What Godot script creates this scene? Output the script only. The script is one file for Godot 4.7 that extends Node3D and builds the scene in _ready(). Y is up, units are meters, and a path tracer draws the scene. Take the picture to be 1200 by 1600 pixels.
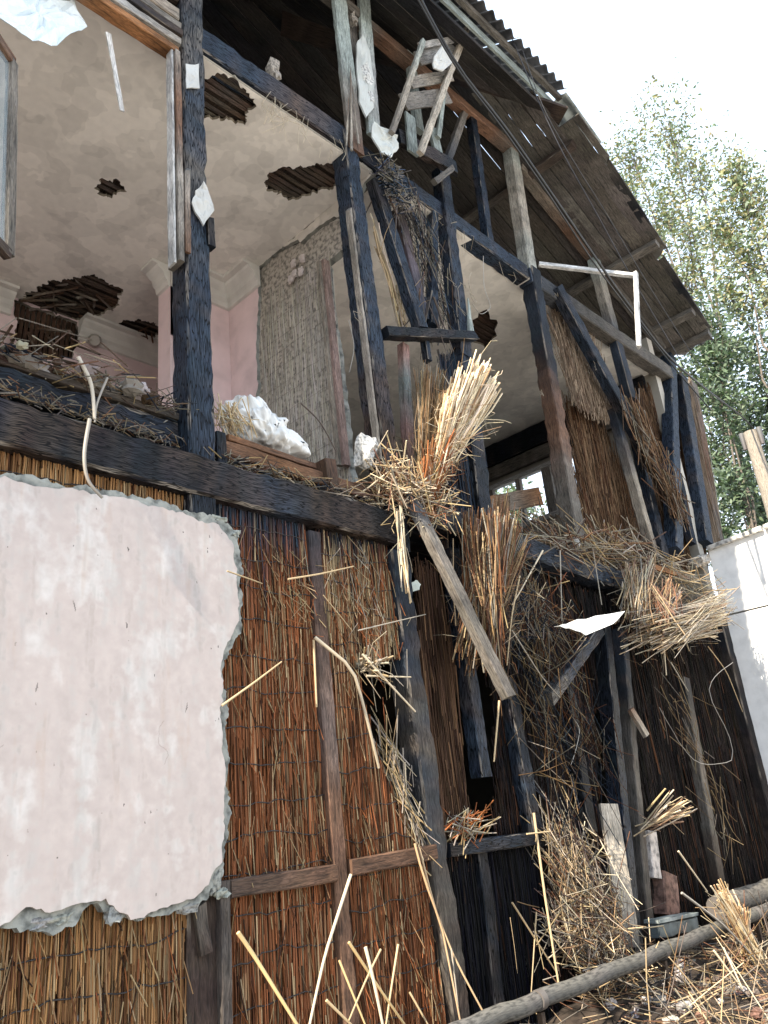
extends Node3D
# A burnt two-storey timber and reed house, seen from the lane in front of it.
# x runs along the facade to the right, y is up, z points out of the facade (front of the frame at z = 0).

var rng := RandomNumberGenerator.new()
var nz := FastNoiseLite.new()
var taken := {}
var T := {}
var M := {}

# base colours, linear; both char tones hold some blue sky sheen
const CHAR := Color(0.018, 0.022, 0.029)
const CHAR_SKY := Color(0.034, 0.047, 0.068)  # charred wood with the blue of reflected sky put into the colour
const CBROWN := Color(0.075, 0.052, 0.040)
const BROWN := Color(0.17, 0.095, 0.06)
const GREYW := Color(0.36, 0.325, 0.28)
const PALEW := Color(0.55, 0.49, 0.40)
const ORANGEW := Color(0.42, 0.20, 0.085)
const GREENP := Color(0.50, 0.57, 0.53)
const WHITEP := Color(0.74, 0.74, 0.72)
const MORTAR := Color(0.30, 0.31, 0.29)
const STRAW := Color(0.47, 0.35, 0.20)
const PALESTRAW := Color(0.66, 0.55, 0.39)
const GREYSTRAW := Color(0.34, 0.30, 0.24)
const REEDO := Color(0.26, 0.095, 0.04)
const FAWN := Color(0.33, 0.205, 0.105)
const REEDB := Color(0.13, 0.058, 0.030)
const REEDD := Color(0.035, 0.021, 0.015)
const SOOT := Color(0.018, 0.018, 0.020)

const GROUPS := {"loose_reed": "single loose reeds", "loose_twig": "loose twigs", "loose_wire": "loose wire ends", "plaster_scrap": "white plaster scraps", "rubble_chunk": "rubble chunks on the frame", "reed_bundle": "torn reed bundles", "overhead_cable": "cables under the eaves", "wire": "wires under the verge", "sheet_scrap": "sheet scraps"}

class MB:
	var v := PackedVector3Array()
	var n := PackedVector3Array()
	var c := PackedColorArray()
	var u := PackedVector2Array()
	var ix := PackedInt32Array()
	func vert(p: Vector3, nn: Vector3, col: Color, uv := Vector2.ZERO) -> int:
		col.a = 1.0
		v.append(p); n.append(nn); c.append(col); u.append(uv)
		return v.size() - 1
	func tri(a: int, b: int, d: int) -> void:
		if (v[b] - v[a]).cross(v[d] - v[a]).dot(n[a]) > 0.0:
			ix.append(a); ix.append(d); ix.append(b)
		else:
			ix.append(a); ix.append(b); ix.append(d)
	func flat(p0: Vector3, p1: Vector3, p2: Vector3, col: Color, out := Vector3.ZERO, k := 1.0) -> void:
		var nn := (p1 - p0).cross(p2 - p0)
		if nn.length_squared() < 1e-16: return
		nn = nn.normalized()
		if out != Vector3.ZERO and nn.dot(out) < 0.0: nn = -nn
		var a := vert(p0, nn, col, Vector2(p0.x + p0.z, p0.y) * k)
		var b := vert(p1, nn, col, Vector2(p1.x + p1.z, p1.y) * k)
		var d := vert(p2, nn, col, Vector2(p2.x + p2.z, p2.y) * k)
		tri(a, b, d)
	func quad(p0: Vector3, p1: Vector3, p2: Vector3, p3: Vector3, col: Color, out := Vector3.ZERO) -> void:
		flat(p0, p1, p2, col, out); flat(p0, p2, p3, col, out)
	func box(ce: Vector3, e: Vector3, bs: Basis, col: Color) -> void:
		for ax in 3:
			for s in [-1.0, 1.0]:
				var nn: Vector3 = bs[ax] * s
				var p: Vector3 = ce + nn * e[ax]
				var q: Vector3 = bs[(ax + 1) % 3] * e[(ax + 1) % 3]
				var r: Vector3 = bs[(ax + 2) % 3] * e[(ax + 2) % 3]
				quad(p - q - r, p + q - r, p + q + r, p - q + r, col, nn)
	func tube(pts: Array, r0: float, r1: float, c0: Color, c1: Color, sides := 5, caps := true, endc := Color(-1, 0, 0)) -> void:
		var m := pts.size()
		var t: Vector3 = (pts[1] - pts[0]).normalized()
		var nn := t.cross(Vector3.UP if absf(t.y) < 0.9 else Vector3.RIGHT).normalized()
		var base := v.size()
		var run := 0.0
		for j in m:
			var tt: Vector3 = (pts[mini(j + 1, m - 1)] - pts[maxi(j - 1, 0)]).normalized()
			nn = (nn - tt * nn.dot(tt)).normalized()
			var bb := tt.cross(nn)
			var f := float(j) / (m - 1)
			if j > 0: run += pts[j].distance_to(pts[j - 1])
			var r := lerpf(r0, r1, f)
			var col := c0.lerp(c1, f)
			col.a = 1.0
			for s in sides:
				var a := TAU * s / sides
				var o := nn * cos(a) + bb * sin(a)
				v.append(pts[j] + o * r); n.append(o); c.append(col); u.append(Vector2(float(s) / sides, run))
		for j in m - 1:
			for s in sides:
				var a := base + j * sides + s
				var b := base + j * sides + (s + 1) % sides
				var d := a + sides
				var e := b + sides
				ix.append(a); ix.append(d); ix.append(b); ix.append(b); ix.append(d); ix.append(e)
		if caps:
			for q in 2:
				var p: Vector3 = pts[0] if q == 0 else pts[m - 1]
				var dir: Vector3 = (pts[0] - pts[1]).normalized() if q == 0 else (pts[m - 1] - pts[m - 2]).normalized()
				var col := (c0 if q == 0 else c1) if endc.r < 0.0 else endc
				var ctr := vert(p, dir, col)
				var o := base if q == 0 else base + (m - 1) * sides
				var k0 := v.size()
				for s in sides: vert(v[o + s], dir, col)
				for s in sides: tri(ctr, k0 + s, k0 + (s + 1) % sides)
	func done() -> ArrayMesh:
		var arr := []
		arr.resize(Mesh.ARRAY_MAX)
		arr[Mesh.ARRAY_VERTEX] = v; arr[Mesh.ARRAY_NORMAL] = n; arr[Mesh.ARRAY_COLOR] = c; arr[Mesh.ARRAY_TEX_UV] = u; arr[Mesh.ARRAY_INDEX] = ix
		var m := ArrayMesh.new()
		m.add_surface_from_arrays(Mesh.PRIMITIVE_TRIANGLES, arr)
		return m

# ---------------------------------------------------------------- naming
func numbered(called: String) -> String:
	if not taken.has(called):
		taken[called] = 0
		return called
	taken[called] += 1
	return "%s_%03d" % [called, taken[called]]

func tag(o: Node, label: String, category: String, group := "", kind := "") -> Node:
	if label: o.set_meta("label", label)
	if category: o.set_meta("category", category)
	if group == "" and kind == "" and GROUPS.has(o.name.rstrip("_0123456789")): group = GROUPS[o.name.rstrip("_0123456789")]
	if group: o.set_meta("group", group)
	if kind: o.set_meta("kind", kind)
	return o

func thing(called: String, label: String, category: String, at := Vector3.ZERO, group := "") -> Node3D:
	var o := Node3D.new()
	o.name = numbered(called)
	add_child(o)
	o.position = at
	tag(o, label, category, group)
	return o

# commits a builder as one mesh; geometry is given in world coordinates
func put(mb: MB, called: String, m: Material, parent: Node3D = null, kind := "") -> MeshInstance3D:
	var o := MeshInstance3D.new()
	var org := Vector3.ZERO
	if parent == null:
		var bb := AABB(mb.v[0], Vector3.ZERO)
		for p in mb.v: bb = bb.expand(p)
		org = Vector3(bb.get_center().x, bb.position.y, bb.get_center().z)
		for k in mb.v.size(): mb.v[k] -= org
	else:
		var back := parent.global_position
		if back != Vector3.ZERO:
			for k in mb.v.size(): mb.v[k] -= back
	o.mesh = mb.done()
	o.material_override = m
	if kind: o.set_meta("kind", kind)
	if parent == null:
		o.name = numbered(called)
		add_child(o)
		o.position = org
	else:
		o.name = called
		parent.add_child(o, true)
	return o

# ---------------------------------------------------------------- textures and materials
func noise_img(kind: int, freq: float, sd: int, oct := 4, size := 512, ret := -1) -> Image:
	var f := FastNoiseLite.new()
	f.noise_type = kind
	f.frequency = freq
	f.seed = sd
	f.fractal_octaves = oct
	if ret >= 0:
		f.cellular_return_type = ret
		f.fractal_type = FastNoiseLite.FRACTAL_NONE
	return f.get_seamless_image(size, size)

func ramp(img: Image, stops: Array) -> ImageTexture:
	var d := img.get_data()
	var lut := PackedByteArray()
	for k in 256:
		var t := k / 255.0
		var col: Color = stops[0][1]
		for s in stops.size() - 1:
			if t >= stops[s][0]:
				col = stops[s][1].lerp(stops[s + 1][1], clampf((t - stops[s][0]) / maxf(stops[s + 1][0] - stops[s][0], 1e-5), 0, 1))
		lut.append(int(clampf(col.r, 0, 1) * 255)); lut.append(int(clampf(col.g, 0, 1) * 255)); lut.append(int(clampf(col.b, 0, 1) * 255))
	var o := PackedByteArray()
	o.resize(d.size() * 3)
	for k in d.size():
		var q := d[k] * 3
		o[k * 3] = lut[q]; o[k * 3 + 1] = lut[q + 1]; o[k * 3 + 2] = lut[q + 2]
	return ImageTexture.create_from_image(Image.create_from_data(img.get_width(), img.get_height(), false, Image.FORMAT_RGB8, o))

func bump(img: Image, s: float) -> ImageTexture:
	var b := img.duplicate()
	b.convert(Image.FORMAT_RF)
	b.bump_map_to_normal_map(s)
	return ImageTexture.create_from_image(b)

func mk(rough: float, tex: Texture2D = null, nrm: Texture2D = null, ns := 1.0, uvs := Vector3.ONE, spec := 0.5) -> StandardMaterial3D:
	var m := StandardMaterial3D.new()
	m.vertex_color_use_as_albedo = true
	m.roughness = rough
	m.metallic_specular = spec
	m.cull_mode = BaseMaterial3D.CULL_DISABLED
	if tex: m.albedo_texture = tex
	if nrm:
		m.normal_enabled = true
		m.normal_texture = nrm
		m.normal_scale = ns
	m.uv1_scale = uvs
	return m

func materials() -> void:
	var g1 := noise_img(FastNoiseLite.TYPE_SIMPLEX_SMOOTH, 0.022, 3, 5)
	var g4 := noise_img(FastNoiseLite.TYPE_SIMPLEX_SMOOTH, 0.03, 13, 6)
	var g3 := noise_img(FastNoiseLite.TYPE_SIMPLEX_SMOOTH, 0.012, 9, 6)
	T.grain = ramp(g1, [[0.0, Color(0.42, 0.42, 0.43)], [0.35, Color(0.72, 0.72, 0.72)], [0.5, Color(0.9, 0.89, 0.88)], [0.62, Color(0.66, 0.65, 0.65)], [0.8, Color(0.97, 0.97, 0.97)], [1.0, Color(0.8, 0.8, 0.8)]])
	T.grain_n = bump(g1, 6.0)
	T.blot = ramp(g3, [[0.0, Color(0.5, 0.5, 0.5)], [0.45, Color(0.85, 0.85, 0.85)], [0.6, Color(0.95, 0.94, 0.93)], [1.0, Color(1, 1, 1)]])
	T.blot_n = bump(g3, 5.0)
	M.wood = mk(0.78, T.grain, T.grain_n, 0.7, Vector3(5.0, 0.55, 1), 0.35)
	var g5 := noise_img(FastNoiseLite.TYPE_CELLULAR, 0.035, 5, 1, 512, FastNoiseLite.RETURN_DISTANCE2_SUB)
	var bd := g4.get_data()
	var cd := g5.get_data()
	for k in bd.size():
		var f := smoothstep(8.0, 46.0, float(cd[k]))
		bd[k] = int(clampf((70.0 + 0.72 * bd[k]) * (0.25 + 0.75 * f), 0, 255))
	var gb := Image.create_from_data(512, 512, false, Image.FORMAT_L8, bd)
	T.burn = ramp(gb, [[0.0, Color(0.20, 0.20, 0.21)], [0.35, Color(0.42, 0.42, 0.43)], [0.55, Color(0.75, 0.76, 0.78)], [0.75, Color(1, 1, 1)], [1.0, Color(0.8, 0.8, 0.8)]])
	T.burn_n = bump(gb, 6.0)
	M.char = mk(0.52, T.burn, T.burn_n, 0.55, Vector3(7.5, 0.5, 1), 0.24)
	M.reed = mk(0.7, null, null, 1, Vector3.ONE, 0.16)
	M.straw = mk(0.55, null, null, 1, Vector3.ONE, 0.45)
	M.rough = mk(0.95, T.blot, T.blot_n, 1.0, Vector3(2.2, 2.2, 1), 0.3)
	M.plain = mk(0.6)
	M.wire = mk(0.55)
	# old limewashed ceiling: scaling coats with hard outlines
	T.ceil = ceiling_tex()
	T.fine_n = bump(noise_img(FastNoiseLite.TYPE_SIMPLEX_SMOOTH, 0.06, 51, 5, 1024), 3.0)
	T.soft = ramp(g3, [[0.0, Color(0.88, 0.88, 0.88)], [0.5, Color(0.96, 0.96, 0.96)], [1.0, Color(1, 1, 1)]])
	M.ceil = mk(0.9, T.ceil, T.blot_n, 0.15, Vector3(0.24, 0.24, 1), 0.25)
	M.pink = mk(0.9, T.soft, T.blot_n, 0.15, Vector3(0.5, 0.5, 1), 0.25)
	M.plaster = mk(0.9, plaster_tex(), T.fine_n, 0.04, Vector3(1, 1, 1), 0.3)
	M.white = mk(0.85, T.soft, T.blot_n, 0.2, Vector3(0.7, 0.7, 1), 0.3)
	M.metal = mk(0.55, T.blot, T.blot_n, 0.4, Vector3(1.2, 1.2, 1), 0.5)
	M.soil = mk(0.95, T.blot, T.blot_n, 1.2, Vector3(1.1, 1.1, 1), 0.3)
	M.leaf = mk(0.5, null, null, 1, Vector3.ONE, 0.4)
	M.leaf.backlight_enabled = true
	M.leaf.backlight = Color(0.5, 0.58, 0.3)
	M.film = mk(0.3, null, T.blot_n, 1.0, Vector3(2, 2, 1), 0.5)
	M.cloth = mk(0.85, T.blot, T.blot_n, 0.8, Vector3(4, 4, 1), 0.3)
	M.glass = StandardMaterial3D.new()
	M.glass.transparency = BaseMaterial3D.TRANSPARENCY_ALPHA
	M.glass.albedo_color = Color(0.75, 0.85, 0.9, 0.22)
	M.glass.roughness = 0.06

func ceiling_tex() -> ImageTexture:
	var w := 1024
	var a := noise_img(FastNoiseLite.TYPE_SIMPLEX_SMOOTH, 0.007, 61, 4, w).get_data()
	var b := noise_img(FastNoiseLite.TYPE_SIMPLEX_SMOOTH, 0.012, 67, 3, w).get_data()
	var c := noise_img(FastNoiseLite.TYPE_SIMPLEX_SMOOTH, 0.05, 71, 5, w).get_data()
	var o := PackedByteArray()
	o.resize(w * w * 3)
	for k in w * w:
		var e := c[k] / 255.0
		var f := 0.94 + 0.05 * (e - 0.5)
		f += 0.04 * smoothstep(0.56, 0.585, a[k] / 255.0 + 0.06 * (e - 0.5))
		f -= 0.045 * smoothstep(0.60, 0.625, b[k] / 255.0 + 0.06 * (e - 0.5))
		f -= 0.04 * smoothstep(0.62, 0.68, 1.0 - a[k] / 255.0)
		o[k * 3] = int(clampf(240.0 * f, 0, 255)); o[k * 3 + 1] = int(clampf(236.0 * f, 0, 255)); o[k * 3 + 2] = int(clampf(231.0 * f, 0, 255))
	return ImageTexture.create_from_image(Image.create_from_data(w, w, false, Image.FORMAT_RGB8, o))

# pink limewash over older white coats, brushed streaks, rust-tinted runs and nail nicks
func plaster_tex() -> ImageTexture:
	var w := 1024
	var d1 := noise_img(FastNoiseLite.TYPE_SIMPLEX_SMOOTH, 0.010, 31, 5, w).get_data()
	var d2 := noise_img(FastNoiseLite.TYPE_SIMPLEX_SMOOTH, 0.035, 37, 4, w).get_data()
	var o := PackedByteArray()
	o.resize(w * w * 3)
	var pink := Vector3(213, 200, 194)
	var wht := Vector3(233, 231, 228)
	var run := Vector3(208, 184, 168)
	var grey := Vector3(196, 192, 188)
	for y in w:
		for x in w:
			var k := y * w + x
			var a := d1[k] / 255.0
			var b := d2[(y / 8 % w) * w + x] / 255.0        # vertical brushing
			var e := d2[k] / 255.0
			var f := d1[((y / 4 + 300) % w) * w + (x * 2) % w] / 255.0
			var g := d1[((y / 2 + 700) % w) * w + (x + 500) % w] / 255.0
			var col := pink
			col = col.lerp(wht, clampf((g * 0.8 + e * 0.25 - 0.58) * 4.5, 0, 1) * 0.6)
			col = col.lerp(run, clampf((f * 0.8 + b * 0.3 - 0.72) * 5.0, 0, 1) * 0.45)
			col = col.lerp(grey, clampf((b * 0.6 + e * 0.5 - 0.60) * 5.0, 0, 1) * 0.5)
			var soot := clampf((d1[((y / 3) % w) * w + (x * 3 + 200) % w] / 255.0 * 0.7 + e * 0.5 - 0.74) * 6.0, 0, 1)
			col = col.lerp(Vector3(150, 142, 134), soot * 0.22)
			col *= 0.80 + 0.07 * e - 0.03 * a
			o[k * 3] = int(clampf(col.x, 0, 255)); o[k * 3 + 1] = int(clampf(col.y, 0, 255)); o[k * 3 + 2] = int(clampf(col.z, 0, 255))
	var img := Image.create_from_data(w, w, false, Image.FORMAT_RGB8, o)
	var r := RandomNumberGenerator.new()
	r.seed = 77
	for q in 170:
		var x := r.randi_range(10, w - 12)
		var y := r.randi_range(10, w - 40)
		var l := r.randi_range(1, 5) if q % 9 else r.randi_range(7, 17)
		var sl := r.randf_range(-0.3, 0.3)
		var dk := r.randf_range(0.45, 0.85)
		for j in l:
			var th := 1 + int(2.4 * sin(PI * (j + 0.5) / l) * r.randf_range(0.5, 1.0)) if q % 9 == 0 else 1 + r.randi() % 2
			for i in th:
				var px := clampi(x + int(j * sl) + i, 0, w - 1)
				img.set_pixel(px, y + j, img.get_pixel(px, y + j) * dk * r.randf_range(0.85, 1.1))
	# hairline cracks
	for q in 4:
		var x := r.randf_range(200, 900)
		var y := r.randf_range(60, 900)
		var a := r.randf() * TAU
		for j in r.randi_range(60, 190):
			a += r.randfn() * 0.12
			x += cos(a); y += sin(a)
			if x < 1 or y < 1 or x > w - 2 or y > w - 2: break
			img.set_pixel(int(x), int(y), img.get_pixel(int(x), int(y)) * 0.86)
	return ImageTexture.create_from_image(img)

# ---------------------------------------------------------------- shape helpers
func stops(cols: Array, t: float) -> Color:
	if cols.size() == 1: return cols[0]
	var f := clampf(t, 0, 1) * (cols.size() - 1)
	var k := mini(int(f), cols.size() - 2)
	return cols[k].lerp(cols[k + 1], f - k)

# a sawn timber from a to b (axis), w across, d deep along ref; cols run along it; ends may be burnt ragged
func tim_into(mb: MB, a: Vector3, b: Vector3, w: float, d: float, cols: Array, o := {}) -> void:
	var ref: Vector3 = o.get("ref", Vector3(0, 0, 1))
	var rough: float = o.get("rough", 0.006)
	var brk: float = o.get("brk", 0.0)
	var tap: float = o.get("taper", 1.0)
	var bow: float = o.get("bow", 0.0)
	var ash: float = o.get("ash", 0.3 if cols[0].get_luminance() < 0.06 else 0.0)
	var t := (b - a).normalized()
	var side := t.cross(ref).normalized()
	var dep := side.cross(t).normalized()
	var ln := a.distance_to(b)
	var ch: float = minf(w, d) * float(o.get("ch", 0.08))
	var hw := w / 2; var hd := d / 2
	var sec := [Vector2(hd, -hw + ch), Vector2(hd, hw - ch), Vector2(hd - ch, hw), Vector2(-hd + ch, hw), Vector2(-hd, hw - ch), Vector2(-hd, -hw + ch), Vector2(-hd + ch, -hw), Vector2(hd - ch, -hw)]
	var per := []
	var acc := 0.0
	for k in 9:
		per.append(acc)
		acc += sec[k % 8].distance_to(sec[(k + 1) % 8])
	var m := clampi(int(ln / float(o.get("seg", 0.07))), 2, 60)
	var rings := []
	var sd := a * 3.1 + b * 1.7
	for j in m + 1:
		var f := float(j) / m
		var ring := []
		var ce := a.lerp(b, f) + dep * bow * sin(f * PI)
		var sc := lerpf(1.0, tap, f)
		for k in 8:
			var q: Vector2 = sec[k] * sc
			var p := ce + dep * q.x + side * q.y
			var out := (dep * q.x + side * q.y).normalized()
			p += out * rough * (nz.get_noise_3dv(p * 9.0 + sd) * 0.7 + nz.get_noise_3dv(p * 60.0 + sd) * 0.9 - 0.3)
			if ash > 0.0: p -= out * minf(w, d) * 0.06 * smoothstep(0.25, 0.42, nz.get_noise_3dv(p * 15.0 + sd * 4.0))
			if brk > 0.0 and (j == m or (j == 0 and o.get("both", false))):
				p += t * brk * nz.get_noise_3dv(p * 90.0 + sd * 5.0) * (1.6 if j == m else -1.6)
			ring.append(p)
		rings.append(ring)
	for k in 8:
		var k2 := (k + 1) % 8
		var base := mb.v.size()
		for j in m + 1:
			var p0: Vector3 = rings[j][k]
			var p1: Vector3 = rings[j][k2]
			var tt: Vector3 = (rings[mini(j + 1, m)][k] - rings[maxi(j - 1, 0)][k])
			var nn := (p1 - p0).cross(tt).normalized()
			var f := float(j) / m
			for q in 2:
				var p: Vector3 = p0 if q == 0 else p1
				var cc := stops(cols, f + 0.16 * nz.get_noise_3dv(p * 7.0 + sd))
				var vr := 1.0 + 0.45 * nz.get_noise_3dv(p * 14.0 - sd) + 0.35 * nz.get_noise_3dv(p * 47.0 + sd)
				cc = Color(cc.r * vr, cc.g * vr, cc.b * vr)
				if ash > 0.0: cc = cc.lerp(Color(0.16, 0.115, 0.085), ash * smoothstep(0.08, 0.35, nz.get_noise_3dv(p * 17.0 + sd * 2.0)))
				if k % 2 == 1 and cc.get_luminance() < 0.07: cc = cc.lerp(Color(0.27, 0.235, 0.195), 0.85 * smoothstep(-0.05, 0.15, nz.get_noise_3dv(p * 11.0 - sd * 3.0)))
				mb.vert(p, nn, cc, Vector2(per[k + q], f * ln + sd.x))
		for j in m:
			var i0 := base + j * 2
			mb.tri(i0, i0 + 1, i0 + 2); mb.tri(i0 + 1, i0 + 3, i0 + 2)
	for q in 2:
		var ring: Array = rings[0] if q == 0 else rings[m]
		var nn := -t if q == 0 else t
		var cc := stops(cols, float(q))
		var mid := Vector3.ZERO
		for p in ring: mid += p / 8.0
		if brk > 0.0 and q == 1: mid += t * brk * 0.5
		var ctr := mb.vert(mid, nn, cc)
		var k0 := mb.v.size()
		for p in ring: mb.vert(p, nn, cc, Vector2(p.x, p.y))
		for k in 8: mb.tri(ctr, k0 + k, k0 + (k + 1) % 8)

func tim(parent: Node3D, called: String, a: Vector3, b: Vector3, w: float, d: float, m: Material, cols: Array, o := {}) -> MeshInstance3D:
	var mb := MB.new()
	tim_into(mb, a, b, w, d, cols, o)
	return put(mb, called, m, parent)

func ragged(poly: Array, step: float, amp: float, sd: int) -> PackedVector2Array:
	var o := PackedVector2Array()
	for k in poly.size():
		var a: Vector2 = poly[k]
		var b: Vector2 = poly[(k + 1) % poly.size()]
		var m := maxi(1, int(a.distance_to(b) / step))
		var nn := (b - a).orthogonal().normalized()
		for j in m:
			var p := a.lerp(b, float(j) / m)
			o.append(p + nn * amp * (1.3 * nz.get_noise_2d(p.x * 22 + sd * 13, p.y * 22) + nz.get_noise_2d(p.x * 55 + sd * 13, p.y * 55) + 0.4 * nz.get_noise_2d(p.x * 140 + sd * 13, p.y * 140) + rng.randf_range(-0.22, 0.22)))
	return o

# a flat slab of any outline with openings; org + U, V span it, N is its face, th its thickness behind the face
func slab(parent: Node3D, called: String, outer: PackedVector2Array, holes: Array, org: Vector3, U: Vector3, V: Vector3, N: Vector3, th: float, m: Material, col: Color, edge: Color, uvk := 1.0, uvo := Vector2.ZERO) -> MeshInstance3D:
	var mb := MB.new()
	var lo := outer[0]; var hi := outer[0]
	for p in outer:
		lo = lo.min(p); hi = hi.max(p)
	var cuts := [lo.x - 1.0]
	for h in holes:
		var mid := Vector2.ZERO
		for p in h: mid += p / h.size()
		cuts.append(mid.x)
	cuts.append(hi.x + 1.0)
	cuts.sort()
	for k in cuts.size() - 1:
		if cuts[k + 1] - cuts[k] < 1e-4: continue
		var strip := PackedVector2Array([Vector2(cuts[k], lo.y - 1), Vector2(cuts[k + 1], lo.y - 1), Vector2(cuts[k + 1], hi.y + 1), Vector2(cuts[k], hi.y + 1)])
		var work := []
		work.append_array(Geometry2D.intersect_polygons(outer, strip))
		for h in holes:
			var nx := []
			for w in work: nx.append_array(Geometry2D.clip_polygons(w, h))
			work = nx
		for w in work:
			var tr := Geometry2D.triangulate_polygon(w)
			for face in 2:
				var base := mb.v.size()
				for p in w: mb.vert(org + U * p.x + V * p.y - N * (th * face), N if face == 0 else -N, col if face == 0 else edge, (p + uvo) * uvk)
				for q in range(0, tr.size(), 3): mb.tri(base + tr[q], base + tr[q + 1], base + tr[q + 2])
	var rims: Array = [outer]
	rims.append_array(holes)
	for h in rims:
		for k in h.size():
			var a: Vector2 = h[k]
			var b: Vector2 = h[(k + 1) % h.size()]
			var pa := org + U * a.x + V * a.y
			var pb := org + U * b.x + V * b.y
			var vr := 0.8 + 0.5 * rng.randf()
			mb.quad(pa, pb, pb - N * th, pa - N * th, Color(edge.r * vr, edge.g * vr, edge.b * vr))
	return put(mb, called, m, parent)

func xy(pts: Array) -> Array:
	var o := []
	for p in pts: o.append(Vector2(p.x, p.y))
	return o
func xz(pts: Array) -> Array:
	var o := []
	for p in pts: o.append(Vector2(p.x, p.z))
	return o
func zy(pts: Array) -> Array:
	var o := []
	for p in pts: o.append(Vector2(p.z, p.y))
	return o

func vary(c: Color, a := 0.25) -> Color:
	var f := 1.0 + rng.randf_range(-a, a)
	return Color(c.r * f, c.g * f * rng.randf_range(0.96, 1.04), c.b * f * rng.randf_range(0.92, 1.08))

func pick(cols: Array) -> Color:
	return vary(cols[rng.randi() % cols.size()])

# bent stalk through points, gently wandering
func stalk(mb: MB, a: Vector3, b: Vector3, r: float, col: Color, sag := 0.0, sides := 5, col2 := Color(-1, 0, 0)) -> void:
	var ln := a.distance_to(b)
	var m := clampi(int(ln / 0.25) + 1, 1, 4)
	var pts := []
	for j in m + 1:
		var f := float(j) / m
		var p := a.lerp(b, f) + Vector3(0, -sag * sin(f * PI), 0)
		if j > 0 and j < m: p += Vector3(rng.randf_range(-1, 1), 0, rng.randf_range(-1, 1)) * minf(0.006 + ln * 0.012, 0.025)
		pts.append(p)
	mb.tube(pts, r, r * rng.randf_range(0.6, 0.95), col, col if col2.r < 0 else col2, sides)

# a mat of upright reeds inside an outline on the plane z, with a colour for each reed from fn(x, y)
func mat_into(mb: MB, poly: PackedVector2Array, z: float, spacing: float, layers: int, fn: Callable, lean := 0.02, plen := Vector2(0.10, 0.55), r := Vector2(0.002, 0.0042), dz := 0.012, fray := 0.03) -> void:
	var lo := poly[0]; var hi := poly[0]
	for p in poly:
		lo = lo.min(p); hi = hi.max(p)
	for ly in layers:
		var x := lo.x + rng.randf() * spacing
		while x < hi.x:
			x += spacing * rng.randf_range(0.6, 1.4)
			var hit := []
			for k in poly.size():
				var a := poly[k]; var b := poly[(k + 1) % poly.size()]
				if (a.x > x) != (b.x > x): hit.append(a.y + (x - a.x) / (b.x - a.x) * (b.y - a.y))
			hit.sort()
			for h in range(0, hit.size() - 1, 2):
				var y0: float = hit[h] - rng.randf() * fray
				var y1: float = hit[h + 1] + rng.randf_range(-1, 1) * fray
				var y := y0
				while y < y1 - 0.02:
					var ye := minf(y + rng.randf_range(plen.x, plen.y), y1)
					var zz := z + ly * dz + rng.randf_range(-0.009, 0.009)
					var l := (rng.randfn() * lean * 1.6) * (ye - y) + rng.randf_range(-0.006, 0.006)
					var rr := rng.randf_range(r.x, r.y)
					var p0 := Vector3(x, y - 0.03, zz + rng.randf_range(-0.004, 0.004))
					var p1 := Vector3(x + l, ye + 0.02, zz + rng.randf_range(-0.004, 0.006))
					var mid := p0.lerp(p1, 0.5) + Vector3(rng.randf_range(-0.004, 0.004), 0, rng.randf_range(0, 0.004))
					var ca: Color = fn.call(x, y)
					var cb: Color = fn.call(x, ye)
					var tn := rng.randf_range(0.55, 1.45)
					mb.tube([p0, mid, p1], rr, rr * 0.85, Color(ca.r * tn, ca.g * tn, ca.b * tn), Color(cb.r * tn, cb.g * tn, cb.b * tn), 5)
					y = ye

func mat(parent: Node3D, pts: Array, z: float, spacing: float, layers: int, fn: Callable, wires := 0.16, o := {}) -> MeshInstance3D:
	var poly := ragged(xy(pts), 0.06, o.get("amp", 0.012), 5)
	var mb := MB.new()
	mat_into(mb, poly, z, spacing, layers, fn, o.get("lean", 0.02), o.get("plen", Vector2(0.10, 0.55)), o.get("r", Vector2(0.002, 0.0043)), 0.012, o.get("fray", 0.03))
	var mi := put(mb, "reed_mat", M.reed, parent, "stuff")
	if wires > 0.0:
		var lo := poly[0]; var hi := poly[0]
		for p in poly:
			lo = lo.min(p); hi = hi.max(p)
		var y := lo.y + wires * 0.6
		while y < hi.y - 0.03:
			var hit := []
			for k in poly.size():
				var a := poly[k]; var b := poly[(k + 1) % poly.size()]
				if (a.y > y) != (b.y > y): hit.append(a.x + (y - a.y) / (b.y - a.y) * (b.x - a.x))
			hit.sort()
			for h in range(0, hit.size() - 1, 2):
				if hit[h + 1] - hit[h] < 0.06: continue
				var wp := []
				var m := maxi(3, int((hit[h + 1] - hit[h]) / 0.035))
				for j in m + 1:
					var xx: float = lerpf(hit[h], hit[h + 1], float(j) / m)
					wp.append(Vector3(xx, y + 0.012 * nz.get_noise_2d(xx * 40, y * 90) + 0.03 * nz.get_noise_2d(xx * 9, y * 30), z + (layers - 1) * 0.012 + 0.010 + rng.randf_range(0, 0.003)))
				var wb := MB.new()
				wb.tube(wp, 0.003, 0.003, Color(0.02, 0.018, 0.016), Color(0.02, 0.018, 0.016), 4)
				put(wb, "binding_wire", M.wire, mi)
			y += wires * rng.randf_range(0.85, 1.15)
	return mi

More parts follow.
